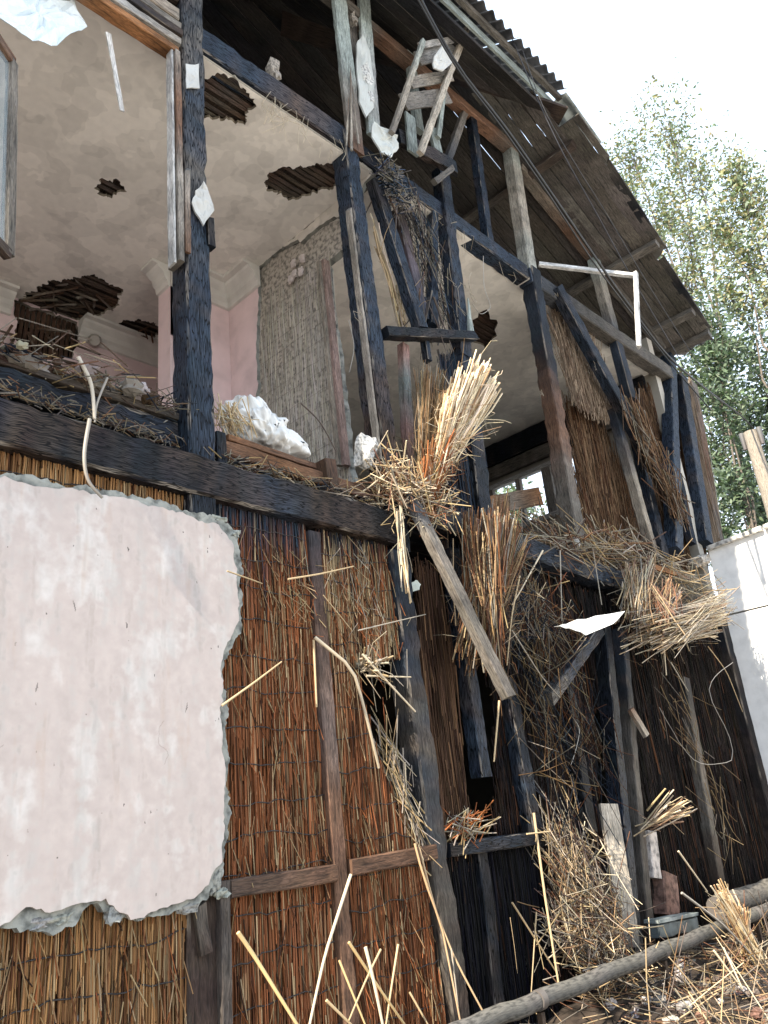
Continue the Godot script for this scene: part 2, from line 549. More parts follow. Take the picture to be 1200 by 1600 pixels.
# loose stalks in a volume round a line a-b, heading roughly along dir
func scatter(mb: MB, n: int, a: Vector3, b: Vector3, spread: Vector3, dir: Vector3, wild: float, ln: Vector2, r: Vector2, cols: Array) -> void:
	for k in n:
		var p := a.lerp(b, rng.randf()) + Vector3(rng.randfn() * spread.x, rng.randfn() * spread.y, rng.randfn() * spread.z) * 0.5
		var d := (dir + Vector3(rng.randfn(), rng.randfn(), rng.randfn()) * wild).normalized()
		var l := rng.randf_range(ln.x, ln.y)
		stalk(mb, p - d * l * 0.5, p + d * l * 0.5, rng.randf_range(r.x, r.y), pick(cols), rng.randf_range(0, 0.02), 4)

# an irregular broken lump
func lump_into(mb: MB, ce: Vector3, e: Vector3, col: Color, sd: float, rough := 0.35, bs := Basis.IDENTITY) -> void:
	var rows := 7; var cols := 10
	var grid := []
	for i in rows + 1:
		var row := []
		for j in cols:
			var th := PI * i / rows
			var ph := TAU * j / cols
			var d := Vector3(sin(th) * cos(ph), cos(th), sin(th) * sin(ph))
			var q := d / maxf(maxf(absf(d.x), absf(d.y)), absf(d.z))
			var dd := d.lerp(q, 0.55) * (1.0 + rough * nz.get_noise_3dv(d * 45.0 + Vector3(sd, sd * 2, -sd) * 17.0))
			row.append(ce + bs * (dd * e))
		grid.append(row)
	for i in rows:
		for j in cols:
			var a: Vector3 = grid[i][j]; var b: Vector3 = grid[i][(j + 1) % cols]
			var d: Vector3 = grid[i + 1][(j + 1) % cols]; var f: Vector3 = grid[i + 1][j]
			var out := (a + b + d + f) / 4.0 - ce
			mb.flat(a, b, d, col, out, 3.0); mb.flat(a, d, f, col, out, 3.0)

# ================================================================ scene
func _ready() -> void:
	rng.seed = 20240611
	nz.seed = 4
	nz.frequency = 0.3
	nz.fractal_octaves = 3
	set_view()
	materials()
	ground()
	var h := thing("burnt_house", "burnt two-storey timber house with charred posts, reed mats and torn plaster", "house", Vector3(3.0, 0.3, -2.0))
	lower_frame(h)
	upper_frame(h)
	lower_mats(h)
	plaster(h)
	rooms(h)
	roof(h)
	upper_mats(h)
	neighbours()
	hanging_things()
	bundles()
	loose_reeds()
	floor_litter()
	foot_of_wall()
	trees()

func set_view() -> void:
	var cam := Camera3D.new()
	cam.name = "camera"
	cam.position = Vector3(0.0, 1.55, 3.0)
	cam.basis = Basis(Vector3(0.70055, -0.09432, 0.70734), Vector3(-0.19156, 0.92999, 0.31373), Vector3(-0.68741, -0.35528, 0.63344)).orthonormalized()
	cam.fov = 64.98
	cam.near = 0.05
	cam.far = 1500.0
	add_child(cam)
	cam.current = true
	var sky_mat := ProceduralSkyMaterial.new()
	sky_mat.sky_top_color = Color(0.73, 0.81, 0.91)
	sky_mat.sky_horizon_color = Color(0.93, 0.95, 0.97)
	sky_mat.sky_curve = 0.25
	sky_mat.sky_energy_multiplier = 1.0
	sky_mat.ground_bottom_color = Color(0.30, 0.27, 0.24)
	sky_mat.ground_horizon_color = Color(0.55, 0.54, 0.52)
	var sky := Sky.new()
	sky.sky_material = sky_mat
	var env := Environment.new()
	env.background_mode = Environment.BG_SKY
	env.sky = sky
	env.background_energy_multiplier = 1.0
	env.tonemap_mode = Environment.TONE_MAPPER_LINEAR
	env.tonemap_exposure = 2.75
	env.sdfgi_enabled = true
	env.ssao_enabled = true
	env.ssil_enabled = true
	var we := WorldEnvironment.new()
	we.name = "world_environment"
	we.environment = env
	add_child(we)
	var sun := DirectionalLight3D.new()
	sun.name = "sun"
	sun.light_energy = 1.6
	sun.light_color = Color(1.0, 0.95, 0.87)
	sun.light_angular_distance = 0.5
	sun.shadow_enabled = true
	sun.basis = Basis.looking_at(-Vector3(-0.75, 0.65, 0.058).normalized(), Vector3.UP)
	add_child(sun)

func ground_y(x: float, z: float) -> float:
	var heap := exp(-pow((x - 5.6) / 2.4, 2.0)) * exp(-pow((z - 0.1) / 0.75, 2.0)) * 0.30
	return 0.22 + heap + 0.05 * nz.get_noise_2d(x * 5, z * 5) + 0.02 * nz.get_noise_2d(x * 25, z * 25)

func ground() -> void:
	var mb := MB.new()
	var xs := [-400.0, -120.0, -40.0, -16.0]
	var zs := [-400.0, -120.0, -40.0, -14.0]
	for k in 111: xs.append(-6.0 + k * 0.2)
	for k in 91: zs.append(-8.0 + k * 0.16)
	xs.append_array([30.0, 60.0, 150.0, 400.0]); zs.append_array([16.0, 40.0, 120.0, 400.0])
	var w: int = xs.size()
	for z in zs:
		for x in xs:
			var e := 0.1
			var y := ground_y(x, z)
			var nn := Vector3(ground_y(x - e, z) - ground_y(x + e, z), 2 * e, ground_y(x, z - e) - ground_y(x, z + e)).normalized()
			var f := 0.5 + 0.5 * nz.get_noise_2d(x * 3 + 90, z * 3)
			var burnt := smoothstep(-0.25, 0.25, nz.get_noise_2d(x * 2.0, z * 2.0 + 30) + 1.2 - Vector2(x - 5.0, (z - 0.4) * 1.6).length() * 0.5)
			mb.vert(Vector3(x, y, z), nn, Color(0.36, 0.345, 0.32).lerp(Color(0.48, 0.465, 0.44), f).lerp(Color(0.055, 0.044, 0.036), burnt), Vector2(x, z))
	for j in zs.size() - 1:
		for i in w - 1:
			var a: int = j * w + i
			mb.tri(a, a + 1, a + w); mb.tri(a + 1, a + w + 1, a + w)
	put(mb, "ground", M.soil, null, "structure")

# ---------------------------------------------------------------- the frame
const FZ := -0.045

func lower_frame(h: Node3D) -> void:
	var c: Material = M.char
	var w: Material = M.wood
	tim(h, "post", Vector3(1.99, 0.2, FZ - 0.02), Vector3(1.99, 3.02, FZ - 0.02), 0.17, 0.14, w, [CBROWN, CBROWN, CHAR], {"rough": 0.01})
	tim(h, "stud", Vector3(2.05, 0.2, FZ + 0.06), Vector3(2.06, 1.38, FZ + 0.06), 0.05, 0.05, w, [Color(0.10, 0.085, 0.075)], {"rough": 0.006})
	tim(h, "stud", Vector3(2.715, 0.2, FZ), Vector3(2.685, 3.0, FZ), 0.085, 0.13, w, [BROWN * 0.75, BROWN, BROWN * 1.1, BROWN, Color(0.19, 0.14, 0.12), BROWN * 0.8, CHAR_SKY], {"rough": 0.008})
	# the post carrying the middle of the facade
	tim(h, "post", Vector3(3.44, 0.2, FZ), Vector3(3.33, 3.0, FZ), 0.15, 0.15, w, [CHAR, CBROWN * 0.8, GREYW * 0.22, GREYW * 0.28, CHAR_SKY, GREYW * 0.25, CHAR_SKY, CHAR, CHAR_SKY], {"rough": 0.02, "seg": 0.045})
	tim(h, "post", Vector3(3.924, 1.722, -0.060), Vector3(3.901, 3.120, -0.060), 0.10, 0.10, c, [CHAR_SKY, CHAR_SKY, CHAR], {"rough": 0.007})
	tim(h, "stud", Vector3(4.341, 1.303, -0.050), Vector3(4.296, 2.316, -0.050), 0.10, 0.10, c, [CHAR, CHAR_SKY, CHAR], {"rough": 0.009, "brk": 0.06})
	tim(h, "stud", Vector3(3.778, 0.508, -0.060), Vector3(3.805, 1.368, -0.060), 0.09, 0.09, c, [CHAR], {"rough": 0.006})
	# rails
	tim(h, "rail", Vector3(2.09, 1.345, 0.0), Vector3(2.665, 1.345, 0.0), 0.075, 0.075, w, [CBROWN * 1.4, BROWN], {"ref": Vector3(0, 0, 1)})
	tim(h, "rail", Vector3(2.76, 1.355, 0.0), Vector3(3.36, 1.37, 0.0), 0.075, 0.075, w, [BROWN, BROWN, BROWN * 0.8])
	tim(h, "rail", Vector3(3.49, 1.365, -0.02), Vector3(4.32, 1.36, -0.02), 0.075, 0.075, c, [CHAR, CHAR_SKY, CHAR])
	# the twin post on the right with its charred brace
	tim(h, "post", Vector3(5.155, 0.606, 0.000), Vector3(5.573, 2.760, 0.000), 0.095, 0.12, c, [GREYW * 0.2, CHAR_SKY, CHAR, CHAR], {"rough": 0.007})
	tim(h, "post", Vector3(5.382, 0.605, -0.030), Vector3(5.885, 2.771, -0.030), 0.085, 0.12, w, [CBROWN * 0.7, GREYW * 0.3, GREYW * 0.4, CHAR, CHAR_SKY], {"rough": 0.007})
	tim(h, "brace", Vector3(5.395, 2.706, 0.060), Vector3(4.510, 2.160, 0.100), 0.085, 0.085, c, [CHAR, CHAR_SKY, CHAR_SKY, GREYW * 0.6], {"rough": 0.007, "brk": 0.05})
	tim(h, "stud", Vector3(6.663, 0.819, -0.030), Vector3(6.860, 2.438, -0.030), 0.11, 0.09, w, [CBROWN * 0.6, GREYW * 0.35, GREYW * 0.5, GREYW * 0.25, CHAR], {"rough": 0.008})
	tim(h, "stud", Vector3(4.971, 1.345, -0.060), Vector3(5.013, 2.398, -0.060), 0.10, 0.10, c, [CHAR], {"rough": 0.007})
	tim(h, "corner_post", Vector3(8.0, 0.2, FZ), Vector3(8.0, 3.1, FZ), 0.16, 0.14, w, [REEDD, CHAR], {"rough": 0.007})
	# sole plate
	tim(h, "sole_plate", Vector3(0.2, 0.34, FZ - 0.03), Vector3(8.0, 0.34, FZ - 0.03), 0.14, 0.14, w, [CBROWN, CHAR, CBROWN], {"rough": 0.007})

func upper_frame(h: Node3D) -> void:
	var c: Material = M.char
	var w: Material = M.wood
	# floor beams
	tim(h, "floor_beam", Vector3(0.2, 3.155, -0.03), Vector3(3.36, 3.13, -0.03), 0.21, 0.17, c, [CBROWN * 0.6, CHAR_SKY, CBROWN * 0.7, CHAR, CBROWN * 0.6, CHAR_SKY, CBROWN * 0.7, CHAR], {"ash": 0.3, "rough": 0.012, "seg": 0.05})
	tim(h, "floor_beam", Vector3(3.543, 3.309, -0.050), Vector3(5.871, 3.199, -0.050), 0.17, 0.16, c, [CHAR, CHAR_SKY, CHAR_SKY, CHAR_SKY], {"rough": 0.009})
	tim(h, "floor_beam", Vector3(5.929, 3.215, -0.080), Vector3(8.1, 3.14, -0.08), 0.17, 0.16, c, [CHAR_SKY, CHAR, CHAR], {"rough": 0.008})
	tim(h, "sill_beam", Vector3(0.2, 3.39, -0.10), Vector3(1.90, 3.375, -0.10), 0.13, 0.13, c, [CHAR, CHAR_SKY, CHAR, CHAR_SKY], {"ash": 0.3, "rough": 0.02, "seg": 0.05})
	tim(h, "sill_board", Vector3(0.2, 3.49, -0.17), Vector3(1.95, 3.475, -0.17), 0.035, 0.24, w, [GREYW * 0.5, CBROWN, GREYW * 0.4], {"rough": 0.007})
	tim(h, "sill_beam", Vector3(2.151, 3.374, -0.080), Vector3(3.307, 3.345, -0.080), 0.085, 0.10, w, [BROWN, ORANGEW * 0.55, BROWN * 1.2, CBROWN], {"rough": 0.008})
	tim(h, "sill_board", Vector3(2.214, 3.460, -0.140), Vector3(2.897, 3.445, -0.140), 0.035, 0.14, w, [ORANGEW * 0.6, BROWN * 1.3, BROWN], {"rough": 0.006})
	tim(h, "block", Vector3(2.876, 3.229, -0.050), Vector3(2.850, 3.471, -0.050), 0.085, 0.12, w, [CBROWN, BROWN * 0.8], {"rough": 0.008})
	tim(h, "block", Vector3(2.106, 3.223, -0.020), Vector3(2.103, 3.415, -0.020), 0.06, 0.10, c, [CHAR], {"rough": 0.008})
	# main posts of the upper storey
	tim(h, "post", Vector3(1.99, 2.80, FZ + 0.01), Vector3(1.955, 7.0, FZ + 0.01), 0.155, 0.15, c, [CHAR, CHAR_SKY, CHAR_SKY, CHAR_SKY, CHAR_SKY * 1.2, GREYW * 0.45, CHAR_SKY * 1.3, GREYW * 0.5, CHAR_SKY * 0.8, GREYW * 0.35, CHAR_SKY], {"rough": 0.010, "seg": 0.05})
	tim(h, "window_jamb", Vector3(1.868, 4.32, 0.0), Vector3(1.85, 5.80, 0.0), 0.035, 0.11, w, [GREYW * 0.6, GREYW, BROWN * 1.5, GREYW], {"rough": 0.006})
	tim(h, "window_jamb", Vector3(1.835, 4.30, 0.01), Vector3(1.82, 5.80, 0.01), 0.014, 0.06, w, [WHITEP * 0.85, WHITEP, WHITEP * 0.7], {"rough": 0.003})
	tim(h, "cover_strip", Vector3(1.901, 4.387, 0.050), Vector3(1.902, 4.921, 0.050), 0.035, 0.02, w, [BROWN, GREYW], {"rough": 0.006, "brk": 0.05})
	tim(h, "post", Vector3(3.36, 3.0, FZ), Vector3(3.27, 6.15, FZ), 0.135, 0.16, c, [CHAR, CHAR_SKY * 1.15, CBROWN * 1.4, CHAR_SKY * 1.25, CHAR_SKY * 1.3, CHAR_SKY, CHAR_SKY * 1.2, CHAR_SKY], {"rough": 0.010, "seg": 0.05})
	tim(h, "cover_strip", Vector3(3.256, 3.565, 0.000), Vector3(3.209, 5.430, 0.000), 0.022, 0.05, w, [PALEW * 0.7, GREYW, GREYW * 1.1, PALEW * 0.6, GREYW], {"rough": 0.006, "brk": 0.05})
	tim(h, "post", Vector3(5.485, 3.315, -0.040), Vector3(5.597, 6.101, -0.040), 0.15, 0.14, w, [GREYW * 0.35, GREYW * 0.5, BROWN * 1.1, BROWN, CHAR, CHAR_SKY, CHAR], {"rough": 0.02, "seg": 0.05})
	tim(h, "post", Vector3(5.567, 6.065, -0.040), Vector3(5.666, 7.589, -0.040), 0.135, 0.12, w, [GREENP * 0.6, PALEW * 0.85, PALEW * 0.9, GREENP * 0.7], {"rough": 0.006})
	tim(h, "stud", Vector3(4.968, 6.087, -0.040), Vector3(5.046, 7.623, -0.040), 0.085, 0.08, c, [CHAR_SKY, CHAR_SKY * 1.2, CHAR], {"rough": 0.006})
	tim(h, "brace", Vector3(4.487, 6.653, -0.020), Vector3(4.972, 7.635, -0.040), 0.07, 0.06, w, [CHAR_SKY, GREYW * 0.6, GREYW * 0.8], {"rough": 0.006})
	tim(h, "stud", Vector3(7.137, 5.267, -0.040), Vector3(7.024, 6.931, -0.040), 0.14, 0.10, w, [CHAR, CHAR_SKY, CHAR_SKY, GREYW * 0.7, PALEW * 0.8, GREENP * 0.7], {"rough": 0.007})
	tim(h, "stud", Vector3(6.891, 3.571, -0.060), Vector3(6.723, 5.035, -0.060), 0.095, 0.09, w, [CBROWN, PALEW * 0.6, PALEW * 0.75, CHAR_SKY, CHAR], {"rough": 0.006})
	tim(h, "stud", Vector3(7.230, 3.631, -0.120), Vector3(7.236, 5.150, -0.120), 0.12, 0.09, c, [CHAR_SKY, CHAR_SKY, CHAR], {"rough": 0.006})
	tim(h, "brace", Vector3(7.527, 4.072, 0.020), Vector3(5.910, 6.033, 0.020), 0.15, 0.10, c, [CBROWN * 0.7, CBROWN, CHAR, CHAR_SKY * 0.9, CHAR_SKY, CHAR_SKY], {"rough": 0.008})
	tim(h, "corner_post", Vector3(7.378, 3.690, -0.060), Vector3(8.500, 6.277, -0.060), 0.15, 0.14, c, [CHAR_SKY * 1.4, CHAR_SKY * 1.25, CHAR_SKY], {"rough": 0.006})
	tim(h, "brace", Vector3(8.161, 3.898, -0.040), Vector3(8.653, 6.061, -0.040), 0.17, 0.12, c, [CHAR_SKY, CHAR_SKY * 1.3, CHAR], {"rough": 0.007})
	tim(h, "stud", Vector3(7.946, 3.879, -0.100), Vector3(8.029, 4.691, -0.100), 0.10, 0.08, c, [CHAR_SKY, CHAR], {"rough": 0.007})
	tim(h, "corner_post", Vector3(8.635, 4.036, -0.100), Vector3(9.109, 6.161, -0.100), 0.16, 0.12, w, [GREYW * 0.5, REEDB * 1.5, GREYW * 0.6], {"rough": 0.009})
	# head beam
	tim(h, "head_beam", Vector3(1.99, 6.085, -0.05), Vector3(3.27, 6.10, -0.05), 0.20, 0.14, c, [CHAR_SKY * 1.3, CHAR_SKY * 1.2, CBROWN * 1.8, CHAR_SKY * 1.2], {"rough": 0.007})
	tim(h, "head_beam", Vector3(3.30, 6.07, -0.05), Vector3(5.45, 6.00, -0.05), 0.16, 0.14, c, [CHAR, CHAR_SKY, CHAR_SKY * 1.15, CHAR_SKY * 1.4, CHAR_SKY * 1.25, CHAR_SKY], {"rough": 0.007})
	tim(h, "head_beam", Vector3(5.50, 6.0, -0.05), Vector3(8.30, 5.98, -0.05), 0.17, 0.14, w, [CHAR_SKY * 1.4, GREYW * 0.3, GREYW * 0.45, GREYW * 0.5], {"rough": 0.006})
	# head of the left window: layered boards
	tim(h, "window_head", Vector3(0.4, 5.820, 0.0), Vector3(1.86, 5.815, 0.0), 0.05, 0.09, w, [BROWN, GREYW * 0.8, PALEW * 0.55, ORANGEW * 0.7, ORANGEW, ORANGEW * 0.6], {"rough": 0.005})
	tim(h, "window_head", Vector3(0.4, 5.885, 0.02), Vector3(1.87, 5.880, 0.02), 0.055, 0.07, w, [WHITEP * 0.5, GREENP * 0.7, WHITEP * 0.7, GREYW], {"rough": 0.005})
	tim(h, "window_head", Vector3(0.4, 5.970, 0.015), Vector3(1.88, 5.960, 0.015), 0.055, 0.08, w, [GREYW * 0.4, CBROWN, CHAR_SKY, CBROWN], {"rough": 0.008})
	tim(h, "window_head", Vector3(0.4, 6.045, 0.0), Vector3(1.88, 6.030, 0.0), 0.05, 0.08, w, [GREYW * 0.6, GREYW * 0.35, GREYW * 0.7], {"rough": 0.01})
	tim(h, "window_head", Vector3(0.4, 6.160, -0.02), Vector3(1.88, 6.150, -0.02), 0.10, 0.08, w, [PALEW * 0.7, BROWN * 1.3, PALEW * 0.8], {"rough": 0.01})
	tim(h, "head_beam", Vector3(0.4, 6.33, -0.05), Vector3(1.88, 6.33, -0.05), 0.15, 0.13, c, [CBROWN, CHAR_SKY, CBROWN])
	# middle of the facade: fallen-together studs
	tim(h, "stud", Vector3(4.272, 4.663, 0.000), Vector3(4.357, 6.474, 0.000), 0.13, 0.11, c, [CHAR_SKY, CHAR_SKY * 1.3, CHAR_SKY, CHAR], {"rough": 0.007})
	tim(h, "stud", Vector3(3.988, 4.836, -0.020), Vector3(4.200, 6.002, -0.020), 0.075, 0.07, c, [CHAR_SKY * 1.3, CHAR_SKY], {"rough": 0.006})
	tim(h, "brace", Vector3(3.791, 4.706, 0.020), Vector3(3.480, 5.829, 0.020), 0.10, 0.09, c, [CHAR_SKY * 1.3, CHAR_SKY * 1.2, CHAR], {"rough": 0.008})
	tim(h, "brace", Vector3(3.926, 4.875, -0.040), Vector3(3.791, 5.785, -0.040), 0.09, 0.06, w, [CHAR_SKY * 1.4, Color(0.16, 0.13, 0.15), CBROWN], {"rough": 0.008})
	tim(h, "noggin", Vector3(3.409, 4.520, 0.020), Vector3(4.350, 4.846, 0.060), 0.075, 0.09, c, [CHAR, SOOT * 1.2, CHAR], {"rough": 0.007, "brk": 0.04})
	tim(h, "stud", Vector3(3.856, 4.481, 0.000), Vector3(3.855, 4.674, -0.000), 0.05, 0.06, c, [CHAR_SKY * 1.3], {"rough": 0.007, "brk": 0.03})
	tim(h, "stud", Vector3(3.583, 3.495, -0.060), Vector3(3.686, 4.576, -0.060), 0.07, 0.06, w, [BROWN, Color(0.35, 0.22, 0.20), GREENP * 0.5, Color(0.4, 0.25, 0.22)], {"rough": 0.01})
	for k in 34:
		var f := rng.randf()
		var a := Vector3(3.583, 5.967, 0.040).lerp(Vector3(3.845, 4.797, 0.040), f) + Vector3(rng.randf_range(-0.12, 0.38) * (1.0 - 0.5 * f), rng.randfn() * 0.06, rng.randf_range(-0.06, 0.08))
		var d := Vector3(rng.randfn() * 0.28, -1, rng.randfn() * 0.15).normalized() * rng.randf_range(0.12, 0.5)
		tim(h, "splinter", a, a + d, rng.randf_range(0.008, 0.022), 0.008, w, [vary([CHAR, CHAR_SKY, CBROWN, GREYW * 0.5, BROWN][k % 5]), vary(CBROWN), vary(GREYW * 0.5)], {"rough": 0.003, "taper": 0.4, "brk": 0.04, "seg": 0.12})
	tim(h, "stud", Vector3(4.240, 3.372, -0.020), Vector3(4.301, 4.684, -0.020), 0.16, 0.12, c, [CHAR, CHAR, CHAR_SKY * 1.1, CHAR_SKY], {"rough": 0.02})
	# pale boards of the casing above the head beam
	tim(h, "casing_board", Vector3(3.310, 5.993, 0.030), Vector3(3.302, 7.710, 0.030), 0.15, 0.035, w, [BROWN, GREYW * 0.7, GREENP * 0.8, GREENP, GREENP * 0.9], {"rough": 0.008})
	tim(h, "casing_board", Vector3(3.538, 6.291, 0.020), Vector3(3.621, 8.015, 0.020), 0.13, 0.035, w, [GREENP * 0.9, WHITEP * 0.8, GREENP, GREENP * 0.8], {"rough": 0.008, "brk": 0.08})
	tim(h, "casing_board", Vector3(3.448, 6.365, -0.030), Vector3(3.510, 7.964, -0.030), 0.10, 0.02, w, [CBROWN, GREYW * 0.6, CBROWN], {"rough": 0.008})
	for q in [[Vector3(3.232, 5.937, 0.060), Vector3(3.317, 6.767, 0.060), 0.022], [Vector3(3.302, 6.034, 0.070), Vector3(3.315, 6.573, 0.060), 0.014], [Vector3(3.184, 5.946, 0.060), Vector3(3.265, 6.473, 0.060), 0.016]]:
		tim(h, "splinter", q[0], q[1], q[2], 0.012, w, [GREYW, PALEW * 0.8, BROWN], {"rough": 0.004, "brk": 0.06, "taper": 0.4})
	tim(h, "stud", Vector3(4.193, 6.847, -0.040), Vector3(4.224, 7.750, -0.040), 0.10, 0.05, w, [GREENP * 0.6, GREENP * 0.75], {"rough": 0.006, "brk": 0.04})
	# roof plates
	tim(h, "wall_plate", Vector3(0.6, 7.60, -0.03), Vector3(6.02, 7.60, -0.03), 0.10, 0.12, w, [GREYW * 0.3, GREYW * 0.3, GREYW * 0.4, GREYW * 0.6, BROWN * 1.5, BROWN * 1.6, GREYW * 0.5], {"rough": 0.008})
	tim(h, "wall_plate", Vector3(5.80, 7.47, -0.06), Vector3(8.40, 6.37, -0.06), 0.07, 0.10, w, [PALEW * 0.5, BROWN, GREYW * 0.5, GREYW * 0.4], {"rough": 0.008})

# ---------------------------------------------------------------- reed infill, lower storey
func lower_mats(h: Node3D) -> void:
	var warm := func(x, y):
		var k := nz.get_noise_2d(x * 22.0, y * 10.0) + rng.randf_range(-0.5, 0.5)
		var c: Color = REEDO.lerp(REEDB * 1.15, clampf(0.45 + k * 0.8, 0, 1))
		if rng.randf() < 0.16: c = STRAW * 0.75
		if rng.randf() < 0.08 + 0.4 * maxf(0.0, nz.get_noise_2d(x * 16.0 + 50, y * 16.0)): c = REEDD
		var top := 2.95 + 0.08 * nz.get_noise_2d(x * 14.0, 3.0) + rng.randf_range(-0.09, 0.05)
		return CHAR_SKY * 0.9 if y > top else c
	var low := func(x, y):
		var k := nz.get_noise_2d(x * 20.0 + 40, y * 8.0) + rng.randf_range(-0.5, 0.5)
		var c: Color = Color(0.36, 0.20, 0.085).lerp(REEDB, clampf(0.42 + k, 0, 1))
		if rng.randf() < 0.12: c = REEDD
		return STRAW * 0.7 if rng.randf() < 0.15 else c
	var rust := func(x, y):
		var k := nz.get_noise_2d(x * 22.0 + 7, y * 10.0) + rng.randf_range(-0.5, 0.5)
		var c: Color = REEDO.lerp(REEDB * 1.15, clampf(0.45 + k * 0.8, 0, 1))
		if y > 2.25 and rng.randf() < 0.45: c = STRAW * 0.85
		if rng.randf() < 0.12: c = STRAW * 0.8
		if rng.randf() < 0.08 + 0.4 * maxf(0.0, nz.get_noise_2d(x * 16.0 + 90, y * 16.0)): c = REEDD
		return CHAR if y > 2.97 + rng.randf_range(-0.08, 0.05) else c
	var sooty := func(x, y):
		var k := nz.get_noise_2d(x * 16.0, y * 8.0) + rng.randf_range(-0.4, 0.4)
		var c: Color = REEDD.lerp(SOOT, clampf(0.6 + k, 0, 1))
		if rng.randf() < 0.04: c = REEDB
		return c
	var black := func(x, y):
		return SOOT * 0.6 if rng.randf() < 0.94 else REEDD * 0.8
	var umber := func(x, y):
		var k := nz.get_noise_2d(x * 12.0 + 3, y * 6.0) + rng.randf_range(-0.4, 0.4)
		var c: Color = Color(0.09, 0.052, 0.033).lerp(REEDD * 0.8, clampf(0.5 + k, 0, 1))
		return Color(0.19, 0.11, 0.06) if rng.randf() < 0.10 else c
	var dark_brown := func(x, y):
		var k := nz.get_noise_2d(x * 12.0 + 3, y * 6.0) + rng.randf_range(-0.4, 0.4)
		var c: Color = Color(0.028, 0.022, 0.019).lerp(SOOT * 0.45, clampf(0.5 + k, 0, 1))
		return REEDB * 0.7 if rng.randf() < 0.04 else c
	var V := func(x, y): return Vector3(x, y, 0)
	mat(h, [V.call(0.2, 0.3), V.call(1.90, 0.3), V.call(1.90, 3.10), V.call(0.2, 3.10)], -0.055, 0.0052, 4, low, 0.17, {"lean": 0.014})
	mat(h, [V.call(2.08, 0.3), V.call(2.66, 0.3), V.call(2.645, 3.06), V.call(2.08, 3.06)], -0.055, 0.0052, 4, warm, 0.16)
	# beside the torn hole
	mat(h, [V.call(2.76, 0.3), V.call(3.36, 0.3), Vector3(3.295, 1.378, 0.000), Vector3(3.148, 1.572, 0.000), Vector3(3.034, 1.793, 0.000), Vector3(2.979, 2.046, 0.000), Vector3(2.942, 2.240, 0.000), Vector3(2.981, 2.411, 0.000), Vector3(3.102, 2.455, 0.000), Vector3(3.297, 2.479, 0.000), V.call(3.27, 3.06), V.call(2.735, 3.06)], -0.055, 0.0052, 4, rust, 0.16, {"fray": 0.09})
	# right of the middle post
	mat(h, [Vector3(3.454, 1.364, 0.000), Vector3(3.762, 1.336, 0.000), Vector3(3.769, 1.738, 0.000), Vector3(3.791, 2.474, 0.000), Vector3(3.779, 2.914, 0.000), Vector3(3.549, 2.962, 0.000), Vector3(3.509, 2.452, 0.000)], -0.08, 0.008, 3, umber, 0.0, {"fray": 0.08})
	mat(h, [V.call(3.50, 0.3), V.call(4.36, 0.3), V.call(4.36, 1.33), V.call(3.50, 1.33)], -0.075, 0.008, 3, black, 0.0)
	mat(h, [Vector3(4.041, 1.310, 0.000), Vector3(5.063, 0.950, -0.000), Vector3(5.535, 2.658, 0.000), Vector3(5.520, 3.008, 0.000), Vector3(4.263, 3.027, 0.000), Vector3(4.163, 2.544, 0.000), Vector3(4.274, 2.225, 0.000)], -0.13, 0.009, 3, sooty, 0.0, {"lean": 0.06, "fray": 0.15})
	mat(h, [V.call(4.36, 0.3), V.call(5.20, 0.3), V.call(5.20, 1.5), V.call(4.36, 1.36)], -0.11, 0.009, 3, sooty, 0.0, {"lean": 0.05})
	mat(h, [V.call(5.42, 0.3), V.call(7.92, 0.3), V.call(7.92, 3.05), V.call(5.42, 3.05)], -0.085, 0.009, 3, dark_brown, 0.0, {"lean": 0.03})

